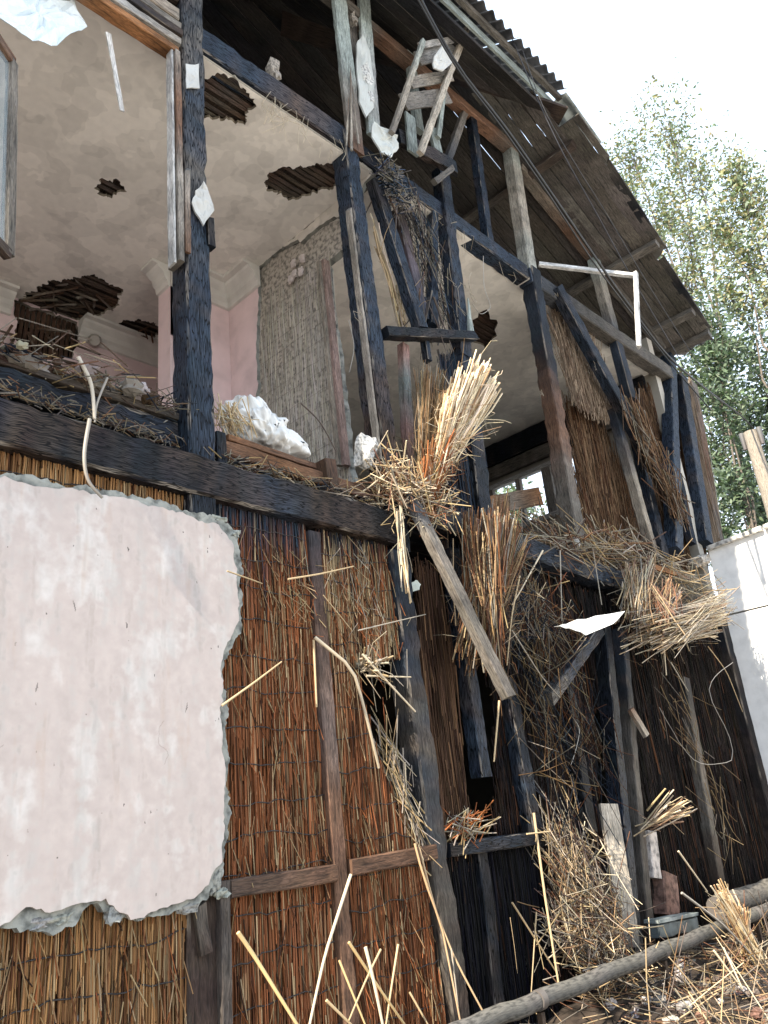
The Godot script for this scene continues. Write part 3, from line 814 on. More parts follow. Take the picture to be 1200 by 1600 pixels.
func plaster(h: Node3D) -> void:
	var face := [Vector3(0.627, 2.909, 0.060), Vector3(0.920, 2.897, 0.060), Vector3(1.058, 2.899, 0.060), Vector3(1.205, 2.899, 0.060), Vector3(1.388, 2.918, 0.060), Vector3(1.634, 2.929, 0.060), Vector3(1.855, 2.915, 0.060), Vector3(2.043, 2.892, 0.060), Vector3(2.120, 2.833, 0.060), Vector3(2.140, 2.663, 0.060), Vector3(2.153, 2.527, 0.060), Vector3(2.142, 2.436, 0.060), Vector3(2.070, 2.334, 0.060), Vector3(2.044, 2.241, 0.060), Vector3(2.054, 2.144, 0.060), Vector3(2.038, 2.022, 0.060), Vector3(2.048, 1.812, 0.060), Vector3(2.045, 1.587, 0.060), Vector3(2.020, 1.457, 0.060), Vector3(1.961, 1.381, 0.060), Vector3(1.897, 1.339, 0.060), Vector3(1.764, 1.321, 0.060), Vector3(1.634, 1.301, 0.060), Vector3(1.584, 1.324, 0.060), Vector3(1.534, 1.374, 0.060), Vector3(1.427, 1.378, 0.060), Vector3(1.334, 1.369, 0.060), Vector3(1.255, 1.385, 0.060), Vector3(1.201, 1.354, 0.060), Vector3(1.057, 1.321, 0.060), Vector3(0.813, 1.310, 0.060)]
	var skin := ragged(xy(face), 0.016, 0.010, 3)
	var p := slab(h, "plaster_panel", skin, [], Vector3(0, 0, 0.062), Vector3.RIGHT, Vector3.UP, Vector3(0, 0, 1), 0.016, M.plaster, Color(1, 1, 1), Color(0.62, 0.62, 0.58), 0.4, Vector2(0.1, -0.9))
	# the grey render coat under it, torn a little further out
	var coat := [Vector3(0.628, 2.940, 0.045), Vector3(0.922, 2.927, 0.045), Vector3(1.061, 2.930, 0.045), Vector3(1.209, 2.933, 0.045), Vector3(1.395, 2.948, 0.045), Vector3(1.642, 2.963, 0.045), Vector3(1.865, 2.943, 0.045), Vector3(2.072, 2.935, 0.045), Vector3(2.169, 2.869, 0.045), Vector3(2.176, 2.673, 0.045), Vector3(2.181, 2.519, 0.045), Vector3(2.166, 2.412, 0.045), Vector3(2.086, 2.303, 0.045), Vector3(2.070, 2.231, 0.045), Vector3(2.078, 2.134, 0.045), Vector3(2.071, 2.011, 0.045), Vector3(2.081, 1.813, 0.045), Vector3(2.077, 1.585, 0.045), Vector3(2.054, 1.442, 0.045), Vector3(2.047, 1.391, 0.045), Vector3(2.000, 1.359, 0.045), Vector3(1.926, 1.306, 0.045), Vector3(1.875, 1.298, 0.045), Vector3(1.792, 1.305, 0.045), Vector3(1.733, 1.295, 0.045), Vector3(1.650, 1.290, 0.045), Vector3(1.588, 1.305, 0.045), Vector3(1.550, 1.352, 0.045), Vector3(1.471, 1.356, 0.045), Vector3(1.433, 1.317, 0.045), Vector3(1.359, 1.303, 0.045), Vector3(1.293, 1.322, 0.045), Vector3(1.219, 1.329, 0.045), Vector3(1.064, 1.298, 0.045), Vector3(0.819, 1.291, 0.045)]
	slab(p, "render_coat", ragged(xy(coat), 0.012, 0.016, 8), [], Vector3(0, 0, 0.0455), Vector3.RIGHT, Vector3.UP, Vector3(0, 0, 1), 0.045, M.rough, MORTAR, MORTAR * 0.8, 1.0)
	# broken render clinging to the lower edge
	var k := 0
	for q in [[Vector3(1.387, 1.338, 0.030), 0.05, 0.02], [Vector3(1.310, 1.335, 0.030), 0.035, 0.018], [Vector3(1.580, 1.325, 0.035), 0.03, 0.03], [Vector3(1.681, 1.303, 0.035), 0.022, 0.012], [Vector3(1.879, 1.306, 0.030), 0.04, 0.02], [Vector3(2.011, 1.381, 0.030), 0.028, 0.045], [Vector3(2.040, 1.338, 0.030), 0.03, 0.02], [Vector3(2.154, 2.881, 0.030), 0.03, 0.02], [Vector3(2.065, 2.938, 0.030), 0.04, 0.015]]:
		var mb := MB.new()
		lump_into(mb, q[0], Vector3(q[1], q[2], 0.022), vary(MORTAR, 0.2), k * 3.3, 0.7)
		put(mb, "render_lump", M.rough, p)
		k += 1
	tim(h, "board", Vector3(1.974, 1.133, 0.020), Vector3(1.943, 1.316, 0.020), 0.06, 0.03, M.wood, [CBROWN, GREYW * 0.4], {"rough": 0.008, "brk": 0.04})
	# plastered bays of the facade further left, whole
	var w := slab(h, "wall", PackedVector2Array([Vector2(-3.3, 0.2), Vector2(0.2, 0.2), Vector2(0.2, 3.3), Vector2(-3.3, 3.3)]), [], Vector3(0, 0, 0.03), Vector3.RIGHT, Vector3.UP, Vector3(0, 0, 1), 0.14, M.plaster, Color(1, 1, 1), Color(0.6, 0.6, 0.58), 0.5)
	w.name = "wall"
	slab(h, "wall", PackedVector2Array([Vector2(-3.3, 3.3), Vector2(0.4, 3.3), Vector2(0.4, 7.6), Vector2(-3.3, 7.6)]), [PackedVector2Array([Vector2(-2.9, 4.0), Vector2(-0.3, 4.0), Vector2(-0.3, 5.9), Vector2(-2.9, 5.9)])], Vector3(0, 0, 0.03), Vector3.RIGHT, Vector3.UP, Vector3(0, 0, 1), 0.14, M.plaster, Color(1, 1, 1), Color(0.6, 0.6, 0.58), 0.5)  # unseen window opening, enlarged to let more light into the room
	slab(h, "wall", PackedVector2Array([Vector2(-6.5, 0.2), Vector2(0.0, 0.2), Vector2(0.0, 7.2), Vector2(-6.5, 7.2)]), [PackedVector2Array([Vector2(-2.9, 4.0), Vector2(-0.5, 4.0), Vector2(-0.5, 5.9), Vector2(-2.9, 5.9)])], Vector3(-3.3, 0, 0), Vector3(0, 0, 1), Vector3.UP, Vector3(-1, 0, 0), 0.14, M.plaster, Color(1, 1, 1), Color(0.6, 0.6, 0.58), 0.5)  # unseen opening added so sun reaches the floor and brightens the ceiling

# ---------------------------------------------------------------- rooms behind the open front
func rooms(h: Node3D) -> void:
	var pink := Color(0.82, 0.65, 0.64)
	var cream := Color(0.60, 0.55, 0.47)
	var pr0 := Vector3(2.112, 5.650, -2.950)
	var pr1 := Vector3(2.700, 5.859, -2.950)
	var U := Vector3.RIGHT
	# ceiling of the left room with its fallen patches
	var cy := 5.95
	var holes := []
	for q in [[Vector3(2.115, 5.950, -0.157), Vector3(2.205, 5.950, -0.032), Vector3(2.371, 5.950, 0.007), Vector3(2.492, 5.950, -0.075), Vector3(2.546, 5.950, -0.225), Vector3(2.402, 5.950, -0.319), Vector3(2.257, 5.950, -0.375)],
			[Vector3(2.058, 5.950, -1.367), Vector3(2.064, 5.950, -1.275), Vector3(2.131, 5.950, -1.219), Vector3(2.221, 5.950, -1.240), Vector3(2.221, 5.950, -1.330), Vector3(2.176, 5.950, -1.416), Vector3(2.110, 5.950, -1.413)],
			[Vector3(2.958, 5.950, -0.592), Vector3(2.950, 5.950, -0.439), Vector3(3.084, 5.950, -0.257), Vector3(3.308, 5.950, -0.047), Vector3(3.431, 5.950, -0.144), Vector3(3.349, 5.950, -0.336), Vector3(3.248, 5.950, -0.572), Vector3(3.105, 5.950, -0.621)],
			[Vector3(2.174, 5.950, -2.892), Vector3(2.264, 5.950, -2.592), Vector3(2.506, 5.950, -2.295), Vector3(2.773, 5.950, -2.314), Vector3(2.861, 5.950, -2.566), Vector3(2.769, 5.950, -2.878), Vector3(2.647, 5.950, -2.971), Vector3(2.354, 5.950, -2.981), Vector3(2.248, 5.950, -3.016)],
			[Vector3(3.021, 5.950, -2.913), Vector3(3.016, 5.950, -2.739), Vector3(3.114, 5.950, -2.577), Vector3(3.397, 5.950, -2.614), Vector3(3.366, 5.950, -2.809), Vector3(3.230, 5.950, -2.979)]]:
		holes.append(ragged(xz(q), 0.012, 0.03, 2))
	var c := slab(h, "ceiling", PackedVector2Array([Vector2(-3.2, -3.3), Vector2(4.6, -3.3), Vector2(4.6, -1.98), Vector2(3.5, -1.98), Vector2(3.5, 0.0), Vector2(-3.2, 0.0)]), holes, Vector3(0, cy, 0), U, Vector3(0, 0, 1), Vector3.DOWN, 0.022, M.ceil, Color(1.0, 0.985, 0.95), Color(0.3, 0.27, 0.22), 1.0)
	for hp in holes:
		var lo: Vector2 = hp[0]; var hi: Vector2 = hp[0]
		for p in hp:
			lo = lo.min(p); hi = hi.max(p)
		var z := lo.y - 0.02
		while z < hi.y + 0.02:
			tim(c, "lath", Vector3(lo.x - 0.05, cy + 0.030 + rng.randf_range(0, 0.006), z), Vector3(hi.x + 0.05, cy + 0.030 + rng.randf_range(0, 0.006), z + rng.randf_range(-0.01, 0.01)), 0.030, 0.010, M.wood, [vary(BROWN * 0.8), vary(GREYW * 0.4), vary(BROWN)], {"ref": Vector3.UP, "rough": 0.003, "seg": 0.2})
			z += 0.044 * rng.randf_range(0.8, 1.9)
	for k in 23:
		tim(h, "attic_board", Vector3(-3.2 + 0.5 * k, cy + 0.075, -4.3), Vector3(-3.2 + 0.5 * k, cy + 0.075, -0.13), 0.49, 0.025, M.wood, [CBROWN * 0.8, CBROWN], {"ref": Vector3.UP, "rough": 0.004, "seg": 0.6})
	# splintered laths hanging out of the big hole
	for k in 26:
		var a := Vector3(2.507, 5.970, -2.701) + Vector3(rng.randf_range(-0.22, 0.25), 0, rng.randf_range(-0.30, 0.22))
		tim(c, "lath", a, a + Vector3(rng.randf_range(-0.3, 0.3), rng.randf_range(-0.07, 0.02), rng.randf_range(-0.32, 0.2)), 0.022, 0.008, M.wood, [vary(BROWN), vary(PALEW * 0.6)], {"rough": 0.003, "seg": 0.15, "brk": 0.03})
	for k in 8:
		var a := Vector3(3.224, 5.970, -2.770) + Vector3(rng.randf_range(-0.15, 0.15), 0, rng.randf_range(-0.10, 0.10))
		tim(c, "lath", a, a + Vector3(rng.randf_range(-0.12, 0.12), rng.randf_range(-0.12, -0.01), rng.randf_range(-0.1, 0.1)), 0.018, 0.008, M.wood, [vary(BROWN * 0.6), vary(BROWN)], {"rough": 0.003, "seg": 0.15, "brk": 0.03})
	# back wall with the plaster gone beside the big hole
	var gap := ragged([Vector2(pr0.x + 0.02, 5.93), Vector2(pr1.x - 0.02, 5.93), Vector2(Vector3(2.739, 5.775, -2.950).x, Vector3(2.739, 5.775, -2.950).y), Vector2(Vector3(2.655, 5.558, -2.950).x, Vector3(2.655, 5.558, -2.950).y), Vector2(Vector3(2.425, 5.428, -2.950).x, Vector3(2.425, 5.428, -2.950).y), Vector2(Vector3(2.210, 5.452, -2.950).x, Vector3(2.210, 5.452, -2.950).y)], 0.03, 0.02, 4)
	var bw := slab(h, "back_wall", PackedVector2Array([Vector2(-3.2, 3.3), Vector2(4.6, 3.3), Vector2(4.6, 5.95), Vector2(-3.2, 5.95)]), [gap], Vector3(0, 0, -2.95), U, Vector3.UP, Vector3(0, 0, 1), 0.03, M.pink, pink, Color(0.3, 0.26, 0.22), 1.0)
	for k in 24:
		tim(bw, "lath", Vector3(pr0.x - 0.1 + 0.045 * k, 5.0, -3.01), Vector3(pr0.x - 0.05 + 0.045 * k, 6.0, -3.01), 0.036, 0.01, M.wood, [vary(CBROWN), vary(BROWN * 0.8)], {"rough": 0.003, "seg": 0.2})
	for k in 16:
		var a := Vector3(rng.randf_range(pr0.x, pr1.x), rng.randf_range(5.4, 5.95), -2.9)
		tim(bw, "lath", a, a + Vector3(rng.randf_range(-0.35, 0.35), rng.randf_range(-0.25, 0.1), rng.randf_range(0.0, 0.12)), 0.022, 0.008, M.wood, [vary(BROWN * 0.8), vary(PALEW * 0.5)], {"rough": 0.003, "seg": 0.15, "brk": 0.03})
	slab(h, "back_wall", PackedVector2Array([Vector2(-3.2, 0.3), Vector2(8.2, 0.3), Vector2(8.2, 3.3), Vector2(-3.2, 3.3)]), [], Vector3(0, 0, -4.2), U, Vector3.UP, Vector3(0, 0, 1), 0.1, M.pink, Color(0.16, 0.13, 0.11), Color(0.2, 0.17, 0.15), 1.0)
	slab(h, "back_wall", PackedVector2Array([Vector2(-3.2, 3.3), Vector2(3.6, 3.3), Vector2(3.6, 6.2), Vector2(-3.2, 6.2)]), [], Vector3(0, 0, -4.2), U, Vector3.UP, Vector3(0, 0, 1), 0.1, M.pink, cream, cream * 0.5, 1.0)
	# projecting corner
	slab(h, "pier_wall", PackedVector2Array([Vector2(2.93, 3.3), Vector2(3.5, 3.3), Vector2(3.5, 5.95), Vector2(2.93, 5.95)]), [], Vector3(0, 0, -1.80), U, Vector3.UP, Vector3(0, 0, 1), 0.03, M.pink, pink, pink * 0.7, 1.0)
	slab(h, "pier_wall", PackedVector2Array([Vector2(-1.98, 3.3), Vector2(-1.80, 3.3), Vector2(-1.80, 5.95), Vector2(-1.98, 5.95)]), [], Vector3(2.928, 0, 0), Vector3(0, 0, 1), Vector3.UP, Vector3(-1, 0, 0), 0.03, M.pink, pink, pink * 0.7, 1.0)
	slab(h, "pier_wall", PackedVector2Array([Vector2(2.93, 3.3), Vector2(4.6, 3.3), Vector2(4.6, 5.95), Vector2(2.93, 5.95)]), [], Vector3(0, 0, -1.95), U, Vector3.UP, Vector3(0, 0, 1), 0.03, M.pink, pink, pink * 0.9, 1.0)
	slab(h, "pier_wall", PackedVector2Array([Vector2(-3.3, 3.3), Vector2(-1.98, 3.3), Vector2(-1.98, 5.95), Vector2(-3.3, 5.95)]), [], Vector3(4.6, 0, 0), Vector3(0, 0, 1), Vector3.UP, Vector3(-1, 0, 0), 0.05, M.pink, pink, pink * 0.7, 1.0)
	# partition: pink plaster, then bare reed and mud to the doorway
	var px := 3.5
	slab(h, "partition", ragged(zy([Vector3(3.500, 5.954, -1.730), Vector3(3.500, 5.956, -1.383), Vector3(3.500, 5.624, -1.386), Vector3(3.500, 5.283, -1.442), Vector3(3.500, 4.869, -1.451), Vector3(3.500, 4.659, -1.498), Vector3(0, 3.3, -1.45), Vector3(0, 3.3, -1.8), Vector3(0, 5.95, -1.8)]), 0.04, 0.012, 6), [], Vector3(px, 0, 0), Vector3(0, 0, 1), Vector3.UP, Vector3(-1, 0, 0), 0.03, M.pink, pink, MORTAR, 1.0)
	slab(h, "partition", ragged(zy([Vector3(0, 5.95, -1.5), Vector3(0, 5.95, 0.0), Vector3(3.500, 5.782, -0.272), Vector3(3.500, 5.865, -0.590), Vector3(3.500, 5.857, -0.822), Vector3(3.500, 5.964, -1.056), Vector3(3.500, 5.964, -1.364)]), 0.04, 0.02, 7), [], Vector3(px - 0.005, 0, 0), Vector3(0, 0, 1), Vector3.UP, Vector3(-1, 0, 0), 0.035, M.ceil, Color(0.8, 0.77, 0.72), MORTAR, 1.0)
	var mud := slab(h, "partition", ragged(zy([Vector3(3.500, 4.659, -1.498), Vector3(3.500, 6.017, -1.397), Vector3(3.500, 5.964, -1.056), Vector3(3.500, 5.869, -0.821), Vector3(3.500, 5.853, -0.554), Vector3(3.500, 5.716, -0.176), Vector3(3.500, 5.519, -0.187), Vector3(3.500, 5.525, -0.588), Vector3(3.500, 5.105, -0.580), Vector3(3.500, 4.652, -0.552), Vector3(3.500, 4.181, -0.536), Vector3(3.500, 3.790, -0.535), Vector3(0, 3.3, -0.45), Vector3(0, 3.3, -1.5)]), 0.05, 0.012, 9), [], Vector3(px + 0.03, 0, 0), Vector3(0, 0, 1), Vector3.UP, Vector3(-1, 0, 0), 0.06, M.rough, Color(0.50, 0.46, 0.40), MORTAR, 1.6)
	var mb := MB.new()
	for k in 900:
		var z := rng.randf_range(-1.42, -0.52)
		var y := rng.randf_range(3.4, 5.72)
		var l := rng.randf_range(0.1, 0.5)
		var zt := z + l * rng.randf_range(-0.05, 0.05)
		if y + l > 5.75 - (z + 1.4) * 0.2: continue
		stalk(mb, Vector3(px + 0.027, y, z), Vector3(px + 0.027, y + l, zt), rng.randf_range(0.002, 0.005), vary(Color(0.46, 0.42, 0.36), 0.35), 0, 4)
	put(mb, "reed_facing", M.reed, mud, "stuff")
	for k in 16:
		var y := 3.5 + k * 0.14 + rng.randf_range(-0.03, 0.03)
		var wp := []
		for j in 22:
			var z := lerpf(-1.43, -0.55, j / 21.0)
			wp.append(Vector3(px + 0.02, y + 0.012 * nz.get_noise_2d(z * 60, k * 30), z))
		var wb := MB.new()
		wb.tube(wp, 0.0013, 0.0013, Color(0.2, 0.18, 0.16), Color(0.2, 0.18, 0.16), 4)
		put(wb, "binding_wire", M.wire, mud)
	for q in [Vector3(3.490, 5.702, -0.919), Vector3(3.490, 5.684, -0.810), Vector3(3.490, 5.600, -0.912), Vector3(3.490, 5.578, -0.835), Vector3(3.490, 5.581, -0.961)]:
		var lb := MB.new()
		lump_into(lb, q, Vector3(0.012, 0.035, 0.028), Color(0.62, 0.55, 0.52), q.y * 7, 0.6)
		put(lb, "plaster_flake", M.white, mud)
	# door frame in the partition
	tim(h, "door_jamb", Vector3(3.490, 3.790, -0.518), Vector3(3.490, 5.501, -0.557), 0.035, 0.06, M.wood, [Color(0.42, 0.30, 0.26), Color(0.46, 0.33, 0.29), Color(0.36, 0.26, 0.22)], {"ref": Vector3.RIGHT, "rough": 0.004})
	tim(h, "door_jamb", Vector3(3.460, 3.794, -0.549), Vector3(3.460, 5.490, -0.582), 0.03, 0.05, M.wood, [PALEW * 0.7, PALEW * 0.8, PALEW * 0.6], {"ref": Vector3.RIGHT, "rough": 0.004})
	# crown mouldings: two stepped strips
	for q in [[Vector3(-3.2, cy, -2.95), Vector3(pr0.x, cy, -2.95), Vector3(0, 0, 1)], [Vector3(pr1.x, cy, -2.95), Vector3(4.6, cy, -2.95), Vector3(0, 0, 1)], [Vector3(2.93, cy, -1.98), Vector3(2.93, cy, -1.80), Vector3(-1, 0, 0)], [Vector3(2.93, cy, -1.80), Vector3(3.5, cy, -1.80), Vector3(0, 0, 1)], [Vector3(3.5, cy, -1.80), Vector3(3.5, cy, -1.35), Vector3(-1, 0, 0)]]:
		var mo := MB.new()
		var dirn: Vector3 = q[2]
		var prof := [Vector2(0.002, -0.20), Vector2(0.025, -0.195), Vector2(0.03, -0.15), Vector2(0.055, -0.13), Vector2(0.065, -0.085), Vector2(0.11, -0.05), Vector2(0.12, -0.03), Vector2(0.17, -0.028), Vector2(0.17, -0.001)]
		for k in prof.size() - 1:
			var a0: Vector3 = q[0] + dirn * prof[k].x + Vector3(0, prof[k].y, 0)
			var a1: Vector3 = q[0] + dirn * prof[k + 1].x + Vector3(0, prof[k + 1].y, 0)
			var b0: Vector3 = q[1] + dirn * prof[k].x + Vector3(0, prof[k].y, 0)
			var b1: Vector3 = q[1] + dirn * prof[k + 1].x + Vector3(0, prof[k + 1].y, 0)
			mo.quad(a0, b0, b1, a1, Color(0.74, 0.71, 0.66), dirn + Vector3.DOWN)
		for e in 2:
			var o: Vector3 = q[e]
			for k in prof.size() - 1:
				mo.flat(o + Vector3(0, -0.001, 0) + dirn * 0.002, o + dirn * prof[k].x + Vector3(0, prof[k].y, 0), o + dirn * prof[k + 1].x + Vector3(0, prof[k + 1].y, 0), Color(0.74, 0.71, 0.66), (q[1] - q[0]) * (-1.0 if e == 0 else 1.0))
		put(mo, "crown_moulding", M.pink, h)
	# rosette and cable on the back wall
	var ro := MB.new()
	ro.tube([Vector3(2.834, 5.773, -2.900), Vector3(2.806, 5.730, -2.840)], 0.06, 0.045, Color(0.45, 0.42, 0.38), Color(0.4, 0.37, 0.33), 12)
	put(ro, "junction_box", M.plain, h)
	var rc := MB.new()
	rc.tube([Vector3(2.799, 5.732, -2.850), Vector3(2.433, 5.643, -2.750), Vector3(2.060, 5.517, -2.600)], 0.006, 0.006, Color(0.5, 0.47, 0.42), Color(0.5, 0.47, 0.42), 5)
	put(rc, "cable", M.plain, h)
	# floor between the storeys, front part burnt away
	for k in 30:
		tim(h, "floor_board", Vector3(-3.2, 3.27, -4.1 + k * 0.132), Vector3(8.0, 3.27, -4.1 + k * 0.132), 0.125, 0.03, M.wood, [GREYW * 1.1, GREYW * 1.1, GREYW * 0.9, CBROWN, CHAR, CHAR, CHAR], {"ref": Vector3.UP, "rough": 0.004, "seg": 0.8})  # right end blackened so less light bounces onto the ceiling above
	# right room: dim ceiling, far window wall
	var h2 := ragged(xz([Vector3(5.576, 5.950, -0.731), Vector3(5.546, 5.950, -0.558), Vector3(5.765, 5.950, -0.587), Vector3(5.996, 5.950, -0.755), Vector3(6.101, 5.950, -0.966), Vector3(5.908, 5.950, -0.964)]), 0.05, 0.03, 12)
	var h3 := ragged(xz([Vector3(8.299, 5.950, -0.517), Vector3(8.041, 5.950, -0.256), Vector3(8.093, 5.950, -0.046), Vector3(8.442, 5.950, -0.140), Vector3(8.928, 5.950, -0.552), Vector3(8.717, 5.950, -0.701)]), 0.05, 0.03, 13)
	var c2 := slab(h, "ceiling", PackedVector2Array([Vector2(4.7, -4.1), Vector2(8.15, -4.1), Vector2(8.15, 0.0), Vector2(3.6, 0.0), Vector2(3.6, -1.92), Vector2(4.7, -1.92)]), [h2], Vector3(0, cy, 0), U, Vector3(0, 0, 1), Vector3.DOWN, 0.022, M.ceil, Color(1.0, 0.985, 0.95), Color(0.3, 0.27, 0.22), 1.0)
	for k in 9:
		tim(c2, "lath", Vector3(5.4, cy + 0.03, -1.05 + k * 0.06), Vector3(6.1, cy + 0.03, -1.05 + k * 0.06), 0.045, 0.01, M.wood, [vary(BROWN * 0.6), vary(CBROWN)], {"ref": Vector3.UP, "rough": 0.003, "seg": 0.2})
	# far wall, and the end wall with its row of windows
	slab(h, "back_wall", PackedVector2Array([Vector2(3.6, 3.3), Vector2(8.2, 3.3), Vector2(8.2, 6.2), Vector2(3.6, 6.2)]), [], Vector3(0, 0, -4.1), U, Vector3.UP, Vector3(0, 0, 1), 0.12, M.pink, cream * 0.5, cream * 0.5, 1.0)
	slab(h, "back_wall", PackedVector2Array([Vector2(-3.3, 6.1), Vector2(8.2, 6.1), Vector2(8.2, 6.5), Vector2(2.5, 9.0), Vector2(-3.3, 6.5)]), [], Vector3(0, 0, -4.35), U, Vector3.UP, Vector3(0, 0, 1), 0.1, M.wood, CBROWN, CBROWN, 1.0)
	var z0 := -2.55
	var z1 := -1.20
	var wy0 := 4.72
	var wy1 := 5.42
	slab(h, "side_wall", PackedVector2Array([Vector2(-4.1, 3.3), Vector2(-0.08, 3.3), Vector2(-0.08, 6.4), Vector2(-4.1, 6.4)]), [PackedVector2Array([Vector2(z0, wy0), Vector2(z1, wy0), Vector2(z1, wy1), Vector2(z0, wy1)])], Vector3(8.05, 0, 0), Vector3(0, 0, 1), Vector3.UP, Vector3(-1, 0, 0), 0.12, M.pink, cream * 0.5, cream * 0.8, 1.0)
	tim(h, "wall_plate", Vector3(8.0, 5.55, -4.0), Vector3(8.0, 5.55, -0.2), 0.16, 0.06, M.wood, [GREYW * 0.4, GREYW * 0.5], {"ref": Vector3.RIGHT, "rough": 0.006})
	tim(h, "wall_plate", Vector3(8.0, 5.80, -4.0), Vector3(8.0, 5.80, -0.2), 0.28, 0.05, M.char, [CHAR], {"ref": Vector3.RIGHT, "rough": 0.01})
	var wf := tim(h, "window_frame", Vector3(8.06, wy0 + 0.03, z0), Vector3(8.06, wy0 + 0.03, z1), 0.07, 0.08, M.wood, [WHITEP * 0.8], {"ref": Vector3.RIGHT, "rough": 0.003, "seg": 0.5})
	tim(wf, "rail", Vector3(8.06, wy1 - 0.03, z0), Vector3(8.06, wy1 - 0.03, z1), 0.06, 0.08, M.wood, [WHITEP * 0.8], {"ref": Vector3.RIGHT, "rough": 0.003, "seg": 0.5})
	for k in 4:
		var zz := lerpf(z0 + 0.04, z1 - 0.04, k / 3.0)
		tim(wf, "mullion", Vector3(8.06, wy0, zz), Vector3(8.06, wy1, zz), 0.07 if k != 2 else 0.13, 0.07, M.wood, [WHITEP * 0.5, GREYW], {"ref": Vector3.RIGHT, "rough": 0.003, "seg": 0.5})
	# dividing walls of the lower storey and the far end walls
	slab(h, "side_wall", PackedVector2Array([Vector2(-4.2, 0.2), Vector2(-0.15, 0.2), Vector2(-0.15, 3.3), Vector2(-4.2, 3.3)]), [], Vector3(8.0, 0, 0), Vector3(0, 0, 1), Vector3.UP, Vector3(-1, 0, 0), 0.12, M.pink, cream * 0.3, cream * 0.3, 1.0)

# ---------------------------------------------------------------- roof
func roof(h: Node3D) -> void:
	var r := Node3D.new()
	r.name = "roof"
	h.add_child(r)
	var s := Vector3(1, -0.42, 0).normalized()
	var up := Vector3(0.42, 1, 0).normalized()
	var top := Vector3(5.77, 7.56, 0)
	# sheathing boards of the right slope, laid down the slope
	var z := 0.0
	var k := 0
	while z > -4.3:
		var x0 := maxf(-3.6, -(0.06 + 0.62 * (0.48 - z)) / 0.42 / s.x - 0.22)
		var cc := [vary(CHAR, 0.3), vary(GREYW * 0.25, 0.3), vary(GREYW * 0.45, 0.35), vary(GREYW * 0.5, 0.35)]
		tim(r, "board", top + s * x0 + Vector3(0, 0, z), top + s * 3.06 + Vector3(0, 0, z), 0.150, 0.022, M.wood, cc, {"ref": up, "rough": 0.004, "seg": 0.25})
		z -= 0.157
		k += 1
	# front boards over the verge, each burnt or rotted off at its own length
	var ends := [[0.08, 3.10], [0.235, 3.05], [0.39, 3.0], [0.535, 1.75], [0.645, 0.55]]
	for e in ends:
		var st: float = -(0.06 + 0.62 * (0.48 - e[0])) / 0.42 / s.x - 0.15 if e[0] < 0.5 else 0.0
		tim(r, "board", top + s * st + Vector3(0, 0, e[0]), top + s * e[1] + Vector3(0, 0, e[0]), 0.150 if e[0] < 0.6 else 0.07, 0.022, M.wood, [vary(GREYW * 0.4), vary(GREYW * 0.3), vary(GREYW * 0.55), vary(GREYW * 0.35), vary(GREYW * 0.6)], {"ref": up, "rough": 0.008, "brk": 0.10})
	for q in [[1.85, 2.95, 0.50], [0.6, 1.7, 0.62]]:
		tim(r, "board", top + s * q[0] + Vector3(0, 0.0, q[2]), top + s * q[1] + Vector3(0, 0.0, q[2] - 0.05), 0.09, 0.022, M.wood, [GREYW * 0.3, CHAR, GREYW * 0.4], {"ref": up, "rough": 0.007, "brk": 0.10, "both": true})
	# purlin ends under the verge
	for q in [[1.62, 0.58, GREYW * 0.7], [2.62, 0.46, GREYW * 0.6], [3.0, 0.46, GREYW * 0.55], [0.2, 0.5, CBROWN]]:
		var o: Vector3 = top + s * q[0] - up * 0.055
		tim(r, "purlin", o + Vector3(0, 0, -4.2), o + Vector3(0, 0, q[1]), 0.09, 0.08, M.wood, [BROWN * 0.7, CBROWN, GREYW * 0.5, q[2]], {"ref": up, "rough": 0.006})
	# sheets of roofing over the slope
	for j in 6:
		sheet(r, top + s * (-3.6 if j > 0 else 0.0) + up * 0.03, s, Vector3(0, 0, -1), 6.75 if j > 0 else 3.15, -0.50 + j * 0.8 if j > 0 else -0.43, 0.80 if j > 0 else 0.73, up, Color(0.11, 0.11, 0.115))
	sheet(r, Vector3(5.672, 7.774, 0.600) + Vector3(0, 0.02, 0.0), s, Vector3(0, 0, -1), 0.62, -0.05, 0.24, up, Color(0.42, 0.46, 0.44))
	# hipped front eave on the left
	var hs := Vector3(0, -0.62, 1).normalized()
	var hu := Vector3(0, 1, 0.62).normalized()
	var e0 := Vector3(0, 7.62, 0.48)
	for q in 11:
		var a := e0 - hs * (0.08 + q * 0.157)
		tim(r, "board", Vector3(-0.6 + q * 0.1, a.y, a.z), Vector3(5.77 - (0.06 + 0.62 * (0.48 - a.z)) / 0.42 + 0.1, a.y, a.z), 0.150, 0.022, M.wood, [vary(GREYW * 0.25, 0.3), vary(GREYW * 0.2, 0.3), vary(CHAR, 0.3), vary(GREYW * 0.3, 0.3)], {"ref": hu, "rough": 0.004, "seg": 0.25})
	tim(r, "fascia", Vector3(-0.6, 7.70, 0.505), Vector3(5.68, 7.72, 0.505), 0.10, 0.025, M.wood, [GREENP * 0.6, GREENP * 0.75, GREENP * 0.7, GREENP * 0.8], {"ref": Vector3(0, 0, 1), "rough": 0.004})
	tim(r, "batten", Vector3(-0.6, 7.79, 0.56), Vector3(5.70, 7.80, 0.56), 0.06, 0.05, M.wood, [GREYW * 0.5, GREYW * 0.6, GREYW * 0.45], {"rough": 0.006})
	for j in 8:
		sheet(r, Vector3(-0.7 + j * 0.8, 7.83, 0.66), hs * -1.0, Vector3(1, 0, 0), 2.1, 0.0, 0.80, hu, Color(0.12, 0.12, 0.125))
	tim(r, "hip_board", Vector3(5.74, 7.60, 0.52), Vector3(3.55, 8.44, -0.92), 0.30, 0.03, M.wood, [CBROWN, CHAR, CBROWN], {"ref": (up + hu).normalized(), "rough": 0.006})
